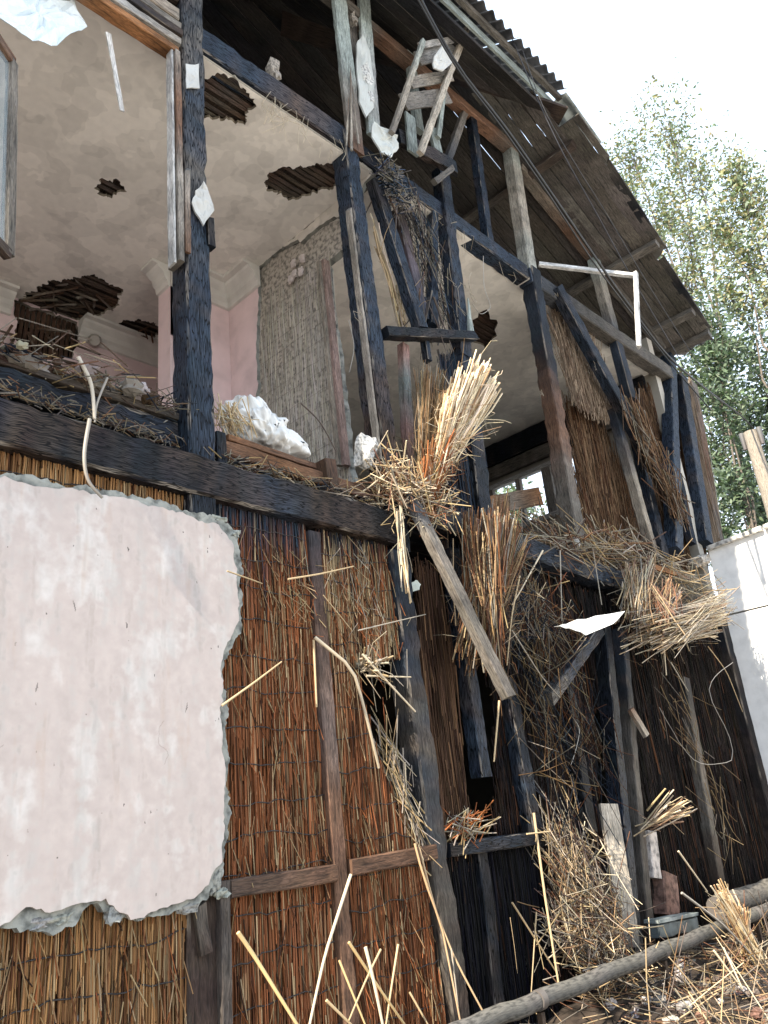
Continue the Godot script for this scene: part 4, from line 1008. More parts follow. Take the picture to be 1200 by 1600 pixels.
	# left slope of the roof, mirrored
	var sl := Vector3(-1, -0.42, 0).normalized()
	for j in 6:
		sheet(r, Vector3(-0.7, 7.60, 0) - sl * 3.4 + Vector3(0, 0.05, 0), sl, Vector3(0, 0, -1), 6.6, -0.4 + j * 0.8, 0.80, Vector3(-0.42, 1, 0).normalized(), Color(0.12, 0.12, 0.125))
	# studs and dark back of the roof space
	for q in [Vector3(0.7, 0, 0), Vector3(-0.4, 0, 0)]:
		tim(h, "stud", Vector3(q.x, 6.1, FZ), Vector3(q.x, 7.58, FZ), 0.12, 0.12, M.wood, [BROWN, CBROWN])

# corrugated sheet: from o down the run dir for ln, wave across acr between w0 and w0 + wd
func sheet(r: Node3D, o: Vector3, run: Vector3, acr: Vector3, ln: float, w0: float, wd: float, nn: Vector3, col: Color) -> void:
	var mb := MB.new()
	var m := int(wd / 0.0165)
	for i in m + 1:
		var w := w0 + wd * i / m
		var ph := w / 0.13 * TAU
		var off := 0.022 * sin(ph)
		var sl := 0.022 * cos(ph) * TAU / 0.13
		var n2 := (nn - acr * sl).normalized()
		for e in 4:
			var f := e / 3.0
			for sd in 2:
				var vr := 1.0 + 0.25 * nz.get_noise_2d(w * 20, f * ln * 6)
				mb.vert(o + acr * w + run * (ln * f) + nn * (off - 0.006 * sd), n2 * (1.0 if sd == 0 else -1.0), Color(col.r * vr, col.g * vr, col.b * vr), Vector2(w, f * ln))
	for i in m:
		for e in 3:
			for sd in 2:
				var a := (i * 4 + e) * 2 + sd
				mb.tri(a, a + 2, a + 8); mb.tri(a + 2, a + 10, a + 8)
	# cut edges
	for i in m:
		for e in [0, 3]:
			var a: int = (i * 4 + e) * 2
			mb.quad(mb.v[a], mb.v[a + 8], mb.v[a + 9], mb.v[a + 1], col, run * (1.0 if e == 3 else -1.0))
	put(mb, "roof_sheet", M.metal, r)

# ---------------------------------------------------------------- reed infill, upper storey
func upper_mats(h: Node3D) -> void:
	var brown := func(x, y):
		var k := nz.get_noise_2d(x * 12.0, y * 6.0) + rng.randf_range(-0.5, 0.5)
		var c: Color = Color(0.17, 0.11, 0.065).lerp(REEDB * 0.5, clampf(0.45 + k, 0, 1))
		return REEDD if rng.randf() < 0.15 else c
	var grey := func(x, y):
		var k := nz.get_noise_2d(x * 12.0, y * 6.0) + rng.randf_range(-0.5, 0.5)
		return Color(0.27, 0.205, 0.145).lerp(Color(0.10, 0.065, 0.045), clampf(0.4 + k, 0, 1))
	var burnt := func(x, y):
		return CHAR_SKY * 0.8 if rng.randf() < 0.8 else CBROWN
	# torn mat hanging from the head beam behind the brace
	mat(h, [Vector3(6.018, 6.006, -0.100), Vector3(6.507, 5.995, -0.100), Vector3(6.820, 5.668, -0.100), Vector3(6.882, 5.103, -0.100), Vector3(6.399, 5.005, -0.100), Vector3(6.052, 5.040, -0.100), Vector3(5.968, 5.349, -0.100)], -0.12, 0.010, 3, grey, 0.0, {"lean": 0.14, "fray": 0.16})
	mat(h, [Vector3(5.839, 3.543, -0.200), Vector3(6.896, 3.538, -0.200), Vector3(7.052, 4.351, -0.200), Vector3(6.846, 4.782, -0.200), Vector3(6.758, 5.037, -0.200), Vector3(6.136, 4.912, -0.200), Vector3(6.124, 4.387, -0.200)], -0.24, 0.010, 3, brown, 0.0, {"fray": 0.22, "lean": 0.08})
	mat(h, [Vector3(6.955, 3.674, -0.200), Vector3(8.465, 3.854, -0.200), Vector3(8.895, 5.272, -0.200), Vector3(9.269, 6.264, -0.200), Vector3(8.504, 5.829, -0.200), Vector3(7.513, 5.463, -0.200), Vector3(7.476, 4.884, -0.200)], -0.2, 0.012, 3, brown, 0.0, {"fray": 0.22, "lean": 0.10})
	mat(h, [Vector3(8.243, 3.860, -0.100), Vector3(8.686, 4.008, -0.100), Vector3(9.085, 5.711, -0.100), Vector3(9.036, 6.225, -0.100), Vector3(8.560, 5.302, -0.100)], -0.06, 0.012, 2, grey, 0.0, {"fray": 0.08})
	# charred mats round the fallen studs
	mat(h, [Vector3(4.023, 4.570, 0.000), Vector3(4.385, 4.733, 0.000), Vector3(4.403, 4.015, 0.000), Vector3(4.315, 3.403, -0.000), Vector3(3.897, 3.365, 0.000), Vector3(4.004, 4.101, 0.000)], -0.03, 0.009, 3, burnt, 0.0, {"fray": 0.06})
	mat(h, [Vector3(3.861, 3.182, 0.000), Vector3(4.741, 3.146, 0.000), Vector3(4.754, 2.774, 0.000), Vector3(4.360, 2.560, 0.000), Vector3(3.888, 2.681, 0.000), Vector3(3.875, 2.928, 0.000)], -0.10, 0.009, 2, burnt, 0.0, {"fray": 0.06})
	# strip of reed hung on the brace
	var mb := MB.new()
	scatter(mb, 260, Vector3(6.805, 4.999, 0.080), Vector3(7.363, 4.052, 0.080), Vector3(0.16, 0.1, 0.08), Vector3(0.55, -0.8, 0.0), 0.25, Vector2(0.15, 0.5), Vector2(0.003, 0.006), [Color(0.20, 0.125, 0.075), Color(0.13, 0.08, 0.05), GREYSTRAW * 0.6, CBROWN])
	put(mb, "reed_strip", M.reed, h, "stuff")

# ---------------------------------------------------------------- wall, pole and cables on the right
func neighbours() -> void:
	var w := thing("white_wall", "bright white wall standing at right angles to the burnt facade", "wall", Vector3(8.15, 0.2, 3.0))
	slab(w, "wall_face", PackedVector2Array([Vector2(0.0, 0.1), Vector2(7.0, 0.1), Vector2(7.0, 3.10), Vector2(0.0, 3.10)]), [], Vector3(8.05, 0, 0), Vector3(0, 0, 1), Vector3.UP, Vector3(-1, 0, 0), 0.22, M.white, Color(0.9, 0.895, 0.88), Color(0.7, 0.69, 0.66), 1.0)
	slab(w, "wall_face", PackedVector2Array([Vector2(0.0, 3.115), Vector2(7.0, 3.115), Vector2(7.0, 4.35), Vector2(0.02, 3.80)]), [], Vector3(8.04, 0, 0), Vector3(0, 0, 1), Vector3.UP, Vector3(-1, 0, 0), 0.24, M.white, Color(0.9, 0.895, 0.88), Color(0.7, 0.69, 0.66), 1.0)
	for k in 12:
		tim(w, "coping_tile", Vector3(8.15, 3.80 + 0.0786 * k * 0.58, 0.03 + k * 0.58), Vector3(8.15, 3.80 + 0.0786 * (k * 0.58 + 0.56), 0.03 + k * 0.58 + 0.56), 0.34, 0.045, M.rough, [Color(0.62, 0.60, 0.56), Color(0.7, 0.68, 0.64)], {"ref": Vector3.UP, "rough": 0.006})
	var mb := MB.new()
	lump_into(mb, Vector3(7.950, 3.677, -0.069), Vector3(0.10, 0.05, 0.11), Color(0.62, 0.56, 0.48), 3.0, 0.7, Basis(Vector3(0, 0, 1), 0.3))
	tag(put(mb, "broken_tile", M.rough, null), "broken coping tile at the near top corner of the white wall", "tile")
	# pole
	var p := thing("utility_pole", "pale wooden utility pole in front of the trees", "utility pole", Vector3(12.0, 0.2, 1.2))
	var top := Vector3(12.000, 6.471, -0.404)
	p.position = Vector3(12.0, 0.2, top.z)
	var pb := MB.new()
	pb.tube([Vector3(12.25, 0.1, top.z - 0.02), Vector3(12.1, 3.0, top.z), top], 0.13, 0.10, GREYW, PALEW * 0.8, 12)
	put(pb, "shaft", M.wood, p)
	for e in [-1.0, 1.0]:
		var ib := MB.new()
		ib.tube([top + Vector3(0, -0.25, 0.13 * e), top + Vector3(0, -0.1, 0.13 * e), top + Vector3(0, 0.02, 0.13 * e)], 0.03, 0.045, Color(0.08, 0.07, 0.07), Color(0.1, 0.1, 0.1), 8)
		put(ib, "insulator", M.plain, p)
	# cables slung along the eaves to the pole
	var black := Color(0.02, 0.02, 0.022)
	cable([Vector3(2.995, 6.724, 0.900), Vector3(3.211, 6.463, 0.880), Vector3(3.547, 6.233, 0.850), Vector3(4.101, 6.138, 0.800), Vector3(4.761, 5.995, 0.720), Vector3(5.499, 5.848, 0.620), Vector3(6.286, 5.699, 0.520), Vector3(7.390, 5.529, 0.420), top + Vector3(-0.5, 0.05, 0.1), top + Vector3(0, -0.1, 0.1)], 0.011, black, "thick black cable sagging under the eaves towards the pole", "overhead_cable")
	cable([Vector3(2.925, 6.656, 0.900), Vector3(3.172, 6.452, 0.880), Vector3(3.509, 6.216, 0.850), Vector3(4.060, 6.098, 0.800), Vector3(4.728, 5.944, 0.720), Vector3(5.441, 5.773, 0.620), Vector3(6.191, 5.672, 0.520), Vector3(7.281, 5.514, 0.400), Vector3(8.353, 5.389, 0.300)], 0.007, black, "thin black cable twisted beside the thick one under the eaves", "overhead_cable")
	cable([Vector3(4.901, 7.895, 0.600), Vector3(5.157, 7.321, 0.600), Vector3(5.418, 6.901, 0.600), Vector3(5.886, 6.543, 0.570), Vector3(6.522, 6.179, 0.500), Vector3(7.614, 5.598, 0.400)], 0.005, black * 2.5, "grey wire under the verge boards, nearest the facade", "wire")
	cable([Vector3(5.006, 7.843, 0.620), Vector3(5.187, 7.250, 0.620), Vector3(5.587, 6.936, 0.600), Vector3(6.104, 6.666, 0.570), Vector3(6.887, 6.277, 0.500), Vector3(7.976, 5.849, 0.400)], 0.004, black * 3.0, "grey wire under the verge boards, nearest the roof edge", "wire")

func cable(pts: Array, r: float, col: Color, label: String, called: String) -> void:
	var cv := Curve3D.new()
	for k in pts.size():
		var d: Vector3 = (pts[mini(k + 1, pts.size() - 1)] - pts[maxi(k - 1, 0)]) / 6.0
		cv.add_point(pts[k], -d, d)
	var q := []
	var m := 60
	for j in m + 1: q.append(cv.sample_baked(cv.get_baked_length() * j / m, true))
	var mb := MB.new()
	mb.tube(q, r, r, col, col, 7)
	tag(put(mb, called, M.wire), label, "wire" if called == "wire" else "cable")

# ---------------------------------------------------------------- things hung, stuck and leaning on the frame
func flake(called: String, pts: Array, th: float, col: Color, label: String, cat: String, crumple := 0.02, m: Material = null) -> void:
	var ce := Vector3.ZERO
	for p in pts: ce += p / pts.size()
	var nn := Vector3.ZERO
	for k in pts.size(): nn += (pts[k] - ce).cross(pts[(k + 1) % pts.size()] - ce)
	nn = nn.normalized()
	if nn.z < 0: nn = -nn
	var mb := MB.new()
	var rings := 6
	var edge := []
	for k in pts.size():
		for j in 3: edge.append(pts[k].lerp(pts[(k + 1) % pts.size()], j / 3.0) + Vector3(rng.randf_range(-1, 1), rng.randf_range(-1, 1), 0) * 0.006)
	var grid := []
	for i in rings + 1:
		var row := []
		for e in edge:
			var p: Vector3 = ce.lerp(e, float(i) / rings)
			p += nn * crumple * (nz.get_noise_3dv(p * 45.0) + 0.5 * nz.get_noise_3dv(p * 120.0))
			row.append(p)
		grid.append(row)
	var w := edge.size()
	for sd in 2:
		var off := nn * (th * -0.5 if sd else th * 0.5)
		for i in rings:
			for k in w:
				var k2 := (k + 1) % w
				mb.flat(grid[i][k] + off, grid[i + 1][k] + off, grid[i + 1][k2] + off, col, nn * (-1.0 if sd else 1.0))
				if i > 0: mb.flat(grid[i][k] + off, grid[i + 1][k2] + off, grid[i][k2] + off, col, nn * (-1.0 if sd else 1.0))
	for k in w:
		var k2 := (k + 1) % w
		mb.quad(grid[rings][k] + nn * th * 0.5, grid[rings][k2] + nn * th * 0.5, grid[rings][k2] - nn * th * 0.5, grid[rings][k] - nn * th * 0.5, col * 0.85, grid[rings][k] - ce)
	tag(put(mb, called, M.white if m == null else m), label, cat)

func hanging_things() -> void:
	var w: Material = M.wood
	# casement leaf swung open at the far left
	var c := thing("casement_leaf", "open window leaf with bluish glass at the left edge above the floor beam", "window", Vector3(0.989, 3.864, 0.120))
	var r0 := Vector3(0.940, 4.919, 0.120); var r1 := Vector3(0.994, 3.873, 0.120)
	var d := Vector3(-0.62, 0.0, 0.45)
	tim(c, "stile", r1, r0, 0.05, 0.04, w, [GREYW * 0.4, GREYW * 0.6, GREYW * 0.7], {"ref": Vector3(0.45, 0, 0.62), "rough": 0.004})
	tim(c, "stile", r1 + d, r0 + d, 0.05, 0.04, w, [GREYW * 0.5, GREYW * 0.7], {"ref": Vector3(0.45, 0, 0.62), "rough": 0.004})
	tim(c, "rail", r0, r0 + d, 0.05, 0.04, w, [BROWN * 1.2, GREYW * 0.7], {"ref": Vector3(0.45, 0, 0.62), "rough": 0.004})
	tim(c, "rail", r1, r1 + d, 0.05, 0.04, w, [CBROWN, GREYW * 0.5], {"ref": Vector3(0.45, 0, 0.62), "rough": 0.004})
	var gb := MB.new()
	gb.quad(r0, r0 + d, r1 + d, r1, Color(1, 1, 1), Vector3(0.45, 0, 0.62))
	put(gb, "pane", M.glass, c)
	flake("plastic_film", [Vector3(0.798, 5.716, -0.120), Vector3(1.137, 5.992, -0.120), Vector3(1.222, 5.876, -0.100), Vector3(1.306, 5.783, -0.080), Vector3(1.371, 5.693, -0.080), Vector3(1.267, 5.529, -0.050), Vector3(1.173, 5.374, -0.050), Vector3(1.078, 5.340, -0.050), Vector3(1.000, 5.383, -0.060), Vector3(0.814, 5.351, -0.080)], 0.003, Color(0.70, 0.78, 0.82), "crumpled pale blue plastic film hanging in the upper left window", "plastic film", 0.05, M.film)
	var t := thing("loose_batten", "thin white batten hanging down from the window head before the ceiling", "batten", Vector3(1.594, 5.282, -0.100))
	tim(t, "strip", Vector3(1.478, 5.729, -0.060), Vector3(1.594, 5.273, -0.100), 0.035, 0.012, w, [WHITEP * 1.1, WHITEP * 1.15, WHITEP * 1.1], {"rough": 0.003, "taper": 0.7})
	flake("plaster_scrap", [Vector3(1.900, 5.729, 0.050), Vector3(1.987, 5.787, 0.050), Vector3(1.989, 5.605, 0.050), Vector3(1.907, 5.544, 0.050)], 0.008, Color(0.56, 0.56, 0.54), "small square white plaster scrap stuck on the left charred post", "plaster scrap", 0.008)
	flake("plaster_scrap", [Vector3(2.001, 4.903, 0.060), Vector3(2.046, 4.815, 0.070), Vector3(2.045, 4.719, 0.080), Vector3(1.981, 4.587, 0.070), Vector3(1.932, 4.728, 0.050), Vector3(1.957, 4.830, 0.050)], 0.012, Color(0.52, 0.51, 0.48), "diamond-shaped whitish plaster scrap hanging on the left charred post", "plaster scrap", 0.012)
	t = thing("charred_stub", "short charred stub nailed to the left post below the diamond-shaped scrap", "timber", Vector3(2.054, 4.516, 0.030))
	tim(t, "block", Vector3(2.054, 4.507, 0.030), Vector3(2.050, 4.713, 0.030), 0.05, 0.06, M.char, [CHAR], {"rough": 0.008, "brk": 0.02})
	flake("plaster_scrap", [Vector3(3.457, 6.327, 0.100), Vector3(3.549, 6.312, 0.120), Vector3(3.689, 6.332, 0.120), Vector3(3.685, 6.203, 0.120), Vector3(3.596, 6.066, 0.120), Vector3(3.508, 6.055, 0.100), Vector3(3.438, 6.176, 0.080)], 0.012, Color(0.60, 0.62, 0.59), "white plaster scrap at the foot of the pale casing boards", "plaster scrap", 0.02)
	flake("plaster_scrap", [Vector3(3.419, 7.124, 0.050), Vector3(3.497, 7.282, 0.060), Vector3(3.559, 7.159, 0.060), Vector3(3.547, 6.802, 0.070), Vector3(3.503, 6.510, 0.070), Vector3(3.417, 6.355, 0.070), Vector3(3.377, 6.492, 0.060), Vector3(3.393, 6.835, 0.050)], 0.014, Color(0.56, 0.57, 0.54), "tall white plaster strip between the pale casing boards", "plaster scrap", 0.02)
	var k := 0
	for q in [[Vector3(2.657, 6.343, -0.050), 0.06, "stone-like grey lump lying on the upper head beam", GREYW], [Vector3(3.481, 6.836, 0.050), 0.06, "white plaster chunk wedged between the pale casing boards", WHITEP * 0.95], [Vector3(3.503, 6.623, 0.050), 0.05, "lower white plaster chunk wedged between the pale casing boards", WHITEP * 0.9], [Vector3(3.446, 7.444, 0.030), 0.045, "topmost grey chunk wedged between the pale casing boards", GREYW], [Vector3(3.116, 3.580, 0.030), 0.075, "rough white rubble chunk beside the middle post on the sill", WHITEP * 0.8], [Vector3(5.319, 3.384, 0.060), 0.035, "small whitish chunk on the right floor beam", WHITEP * 0.8]]:
		var mb := MB.new()
		lump_into(mb, q[0], Vector3(q[1] * 0.8, q[1] * 1.25, q[1] * 0.7), q[3], k * 2.1 + 1, 0.8)
		tag(put(mb, "rubble_chunk", M.rough), q[2], "rubble")
		k += 1
	# broken pale frame sticking out over the head beam
	t = thing("broken_shutter", "broken pale wooden shutter sticking out above the head beam", "shutter", Vector3(3.870, 6.211, 0.200))
	tim(t, "bar", Vector3(3.582, 6.252, 0.160), Vector3(3.961, 7.374, 0.300), 0.042, 0.04, w, [GREYW * 0.9, PALEW * 0.9, GREENP * 0.9], {"rough": 0.005})
	tim(t, "bar", Vector3(3.838, 6.191, 0.200), Vector3(4.591, 7.996, 0.340), 0.055, 0.045, w, [PALEW, PALEW * 1.1, PALEW], {"rough": 0.006})
	tim(t, "bar", Vector3(4.149, 6.580, 0.170), Vector3(4.289, 7.276, 0.250), 0.045, 0.03, w, [GREENP * 0.7, GREENP * 0.85], {"rough": 0.006, "brk": 0.04})
	tim(t, "slat", Vector3(3.745, 6.656, 0.180), Vector3(4.348, 7.147, 0.200), 0.14, 0.016, w, [GREYW * 0.75, GREYW * 0.9], {"rough": 0.006, "brk": 0.04})
	tim(t, "slat", Vector3(3.835, 6.905, 0.200), Vector3(4.402, 7.395, 0.230), 0.10, 0.016, w, [GREYW * 0.8, PALEW], {"rough": 0.006, "brk": 0.04})
	tim(t, "slat", Vector3(3.930, 7.206, 0.240), Vector3(4.478, 7.720, 0.270), 0.12, 0.016, w, [GREYW * 0.7, WHITEP], {"rough": 0.006, "brk": 0.04})
	tim(t, "slat", Vector3(3.926, 7.307, 0.280), Vector3(4.529, 7.863, 0.310), 0.06, 0.014, w, [GREYW, WHITEP], {"rough": 0.006, "brk": 0.04})
	tim(t, "bar", Vector3(3.831, 6.232, 0.140), Vector3(3.831, 6.603, 0.160), 0.11, 0.02, w, [GREENP * 0.6, GREENP * 0.7], {"rough": 0.004})
	tim(t, "bar", Vector3(4.211, 6.347, 0.120), Vector3(4.118, 6.677, 0.150), 0.11, 0.03, w, [GREENP * 0.5, GREENP * 0.8], {"rough": 0.006})
	flake("plaster_scrap", [Vector3(4.033, 7.219, 0.330), Vector3(4.180, 7.472, 0.340), Vector3(4.282, 7.344, 0.330), Vector3(4.127, 7.146, 0.320), Vector3(4.007, 7.095, 0.320)], 0.012, Color(0.62, 0.62, 0.59), "white plaster scrap stuck in the broken pale shutter", "plaster scrap", 0.02)
	t = thing("charred_board", "dark burnt board end lying across the head beam below the shutter", "board", Vector3(4.044, 6.369, 0.100))
	tim(t, "board", Vector3(3.728, 6.354, 0.100), Vector3(4.332, 6.393, 0.160), 0.15, 0.05, M.char, [CHAR, CBROWN, CHAR], {"rough": 0.02, "brk": 0.05})
	t = thing("grey_board", "short grey board resting on the burnt board end under the shutter", "board", Vector3(4.142, 6.222, 0.160))
	tim(t, "board", Vector3(3.992, 6.021, 0.180), Vector3(4.253, 6.313, 0.200), 0.05, 0.04, w, [GREYW * 0.4, GREYW * 0.5], {"rough": 0.01, "brk": 0.04})
	# little pale stick standing on the noggin end
	t = thing("pale_stick", "pale green splintered stick standing on the short cross rail", "stick", Vector3(4.290, 4.822, 0.080))
	tim(t, "stick", Vector3(4.315, 4.832, 0.080), Vector3(4.356, 5.175, 0.080), 0.05, 0.03, w, [GREENP * 0.7, GREENP], {"rough": 0.01, "brk": 0.03, "taper": 0.5})
	# white angled bracket
	t = thing("white_bracket", "white right-angled bar projecting under the roof above the right post", "bracket", Vector3(7.325, 5.912, 0.100))
	tim(t, "arm", Vector3(5.680, 6.191, 0.020), Vector3(6.310, 5.999, 0.620), 0.045, 0.035, w, [WHITEP * 1.12], {"rough": 0.002})
	tim(t, "drop_bar", Vector3(6.318, 6.032, 0.630), Vector3(5.980, 5.099, 0.630), 0.04, 0.035, w, [WHITEP * 1.12], {"rough": 0.003, "brk": 0.02})
	# grey pole fallen across the front
	t = thing("leaning_plank", "long grey weathered plank with painted bands of sun and shade, leaning diagonally from the floor beam", "plank", Vector3(3.634, 2.102, 0.420))
	tim(t, "plank", Vector3(3.386, 3.328, 0.100), Vector3(3.638, 2.095, 0.420), 0.085, 0.055, w, [CHAR_SKY * 1.5, GREYW * 0.75, GREYW * 0.55, GREYW * 0.3, GREYW * 0.6, GREYW * 0.35], {"rough": 0.006, "seg": 0.05})  # alternating greys paint sun patches and bands of shade along the plank
	# bent white sheet
	flake("sheet_scrap", [Vector3(4.216, 2.544, 0.420), Vector3(4.361, 2.574, 0.420), Vector3(4.811, 2.680, 0.380), Vector3(5.400, 2.795, 0.300), Vector3(4.996, 2.637, 0.400), Vector3(4.463, 2.501, 0.480), Vector3(4.320, 2.529, 0.460)], 0.004, Color(0.78, 0.78, 0.75), "white bent sheet scrap caught on top of the right twin post", "sheet", 0.008)
	flake("sheet_scrap", [Vector3(3.434, 2.811, -0.020), Vector3(3.497, 2.859, -0.020), Vector3(3.533, 2.836, -0.020), Vector3(3.515, 2.794, -0.020), Vector3(3.433, 2.768, -0.020)], 0.004, Color(0.6, 0.66, 0.60), "small pale green scrap in the gap beside the middle post", "scrap", 0.005)
	# boards by the right twin post
	t = thing("pale_board", "pale raw board standing upright against the right twin post", "board", Vector3(4.850, 0.730, 0.180))
	tim(t, "board", Vector3(4.905, 0.686, 0.140), Vector3(5.018, 1.504, 0.100), 0.135, 0.03, w, [GREYW * 0.5, PALEW * 0.8, PALEW * 1.15, PALEW * 1.25], {"rough": 0.004, "ref": Vector3(-0.45, 0, 0.9)})
	t = thing("wood_scrap", "small pale wood scrap nailed slanting on the right twin post", "wood scrap", Vector3(5.758, 1.937, 0.100))
	tim(t, "scrap", Vector3(5.654, 2.136, 0.060), Vector3(5.738, 1.937, 0.100), 0.06, 0.03, w, [BROWN, PALEW * 0.9], {"rough": 0.004})
	# inside: leaning orange panel, white sack
	t = thing("plywood_sheet", "orange-brown plywood sheet leaning below the far windows", "plywood", Vector3(6.045, 4.143, -0.900))
	tim(t, "panel", Vector3(5.619, 4.085, -0.900), Vector3(6.036, 4.165, -0.600), 0.17, 0.02, w, [ORANGEW * 1.1, PALEW * 0.7, ORANGEW], {"rough": 0.004})
	sack()

func sack() -> void:
	var mb := MB.new()
	var rows := 60; var cols := 60
	var ce := Vector3(2.592, 3.639, -0.260)
	var ax := Vector3(2.849, 3.616, -0.240) - Vector3(2.396, 3.804, -0.360)
	var g := []
	for i in rows + 1:
		var row := []
		for j in cols + 1:
			var u := float(j) / cols * 2.0 - 1.0
			var v := TAU * i / rows
			var sx := sqrt(maxf(0.0, 1.0 - u * u * 0.98))
			var p := ce + ax * 0.52 * u + Vector3(0, sin(v) * (0.21 if v < PI else 0.10) * sx * (1.0 - 0.35 * u), 0) + Vector3(0, -0.02, cos(v) * 0.17 * sx)
			var f := nz.get_noise_3dv(p * 26.0) * 0.06 - absf(nz.get_noise_3dv(p * 40.0)) * 0.05 - absf(nz.get_noise_3dv(p * 90.0)) * 0.012
			row.append(p + (p - ce).normalized() * f)
		g.append(row)
	var base := mb.v.size()
	for i in rows + 1:
		for j in cols + 1:
			var a: Vector3 = g[mini(i + 1, rows)][j] - g[maxi(i - 1, 0)][j]
			var b: Vector3 = g[i][mini(j + 1, cols)] - g[i][maxi(j - 1, 0)]
			var nn := a.cross(b).normalized()
			if nn.dot(g[i][j] - ce) < 0: nn = -nn
			mb.vert(g[i][j], nn, Color(0.80, 0.80, 0.78), Vector2(u_of(j, cols), float(i) / rows))
	for i in rows:
		for j in cols:
			var a := base + i * (cols + 1) + j
			mb.tri(a, a + 1, a + cols + 1); mb.tri(a + 1, a + cols + 2, a + cols + 1)
	tag(put(mb, "white_sack", M.white), "crumpled white sack lying on the sill before the bare partition", "sack")

func u_of(j: int, cols: int) -> float:
	return float(j) / cols

# ---------------------------------------------------------------- bundles of torn reed
func bundle(called: String, label: String, base: Array, tips: Array, n: int, r: Vector2, cols: Array, base_r: float, m: Material = null) -> void:
	var mb := MB.new()
	var cn := clampi(n / 22, 5, 18)
	var cf := []; var cb := []; var cl := []; var cs0 := []; var cs1 := []
	for k in cn:
		cf.append(rng.randf()); cb.append(rng.randf()); cl.append(rng.randf_range(0.78, 1.04))
		cs0.append(Vector3(rng.randfn(), rng.randfn(), rng.randfn()) * 0.8); cs1.append(Vector3(rng.randfn(), rng.randfn() * 1.3, rng.randfn()))
	for k in n:
		var ci := rng.randi() % cn
		var f := clampf(cf[ci] + rng.randfn() * 0.035, 0.0, 1.0)
		if rng.randf() < 0.12: f = rng.randf()
		var p0: Vector3 = base[0].lerp(base[1], clampf(cb[ci] + rng.randfn() * 0.15, 0.0, 1.0)) + cs0[ci] * base_r + Vector3(rng.randfn(), rng.randfn(), rng.randfn()) * base_r * 0.55
		var kt := f * (tips.size() - 1)
		var ki := mini(int(kt), tips.size() - 2)
		var p1: Vector3 = tips[ki].lerp(tips[ki + 1], kt - ki) + cs1[ci] * (0.018 + base_r * 0.4) + Vector3(rng.randfn(), rng.randfn(), rng.randfn()) * (0.012 + base_r * 0.25)
		var t0 := rng.randf_range(-0.15, 0.45)
		var t1: float = cl[ci] + rng.randfn() * 0.025
		if rng.randf() < 0.25: t1 = rng.randf_range(0.5, 1.0)
		var a := p0.lerp(p1, t0)
		var b := p0.lerp(p1, t1)
		var cc := pick(cols)
		stalk(mb, a, b, rng.randf_range(r.x, r.y), cc * 0.75, 0.0, 5, cc)
	for k in int(n * 0.45):
		var kt := rng.randf() * (tips.size() - 1)
		var ki := mini(int(kt), tips.size() - 2)
		var ax: Vector3 = tips[ki].lerp(tips[ki + 1], kt - ki) - base[0].lerp(base[1], rng.randf())
		var p: Vector3 = base[0].lerp(base[1], rng.randf()) + ax * rng.randf_range(-0.1, 0.75) + Vector3(rng.randfn(), rng.randfn(), rng.randfn()) * (base_r * 0.8 + 0.012)
		var d := (ax.normalized() + Vector3(rng.randfn(), rng.randfn() - 0.2, rng.randfn()) * 0.65).normalized()
		var l := rng.randf_range(0.04, 0.22)
		var cc := pick(cols) * rng.randf_range(0.45, 0.9)
		var e := p + d * l
		var k2 := e + (d + Vector3(rng.randfn(), rng.randfn() - 0.5, rng.randfn()) * 0.7).normalized() * l * rng.randf_range(0.2, 0.8)
		mb.tube([p, e, k2], r.x * rng.randf_range(0.4, 0.8), r.x * 0.4, cc, cc, 4)
	tag(put(mb, called, M.straw if m == null else m), label, "reed bundle")

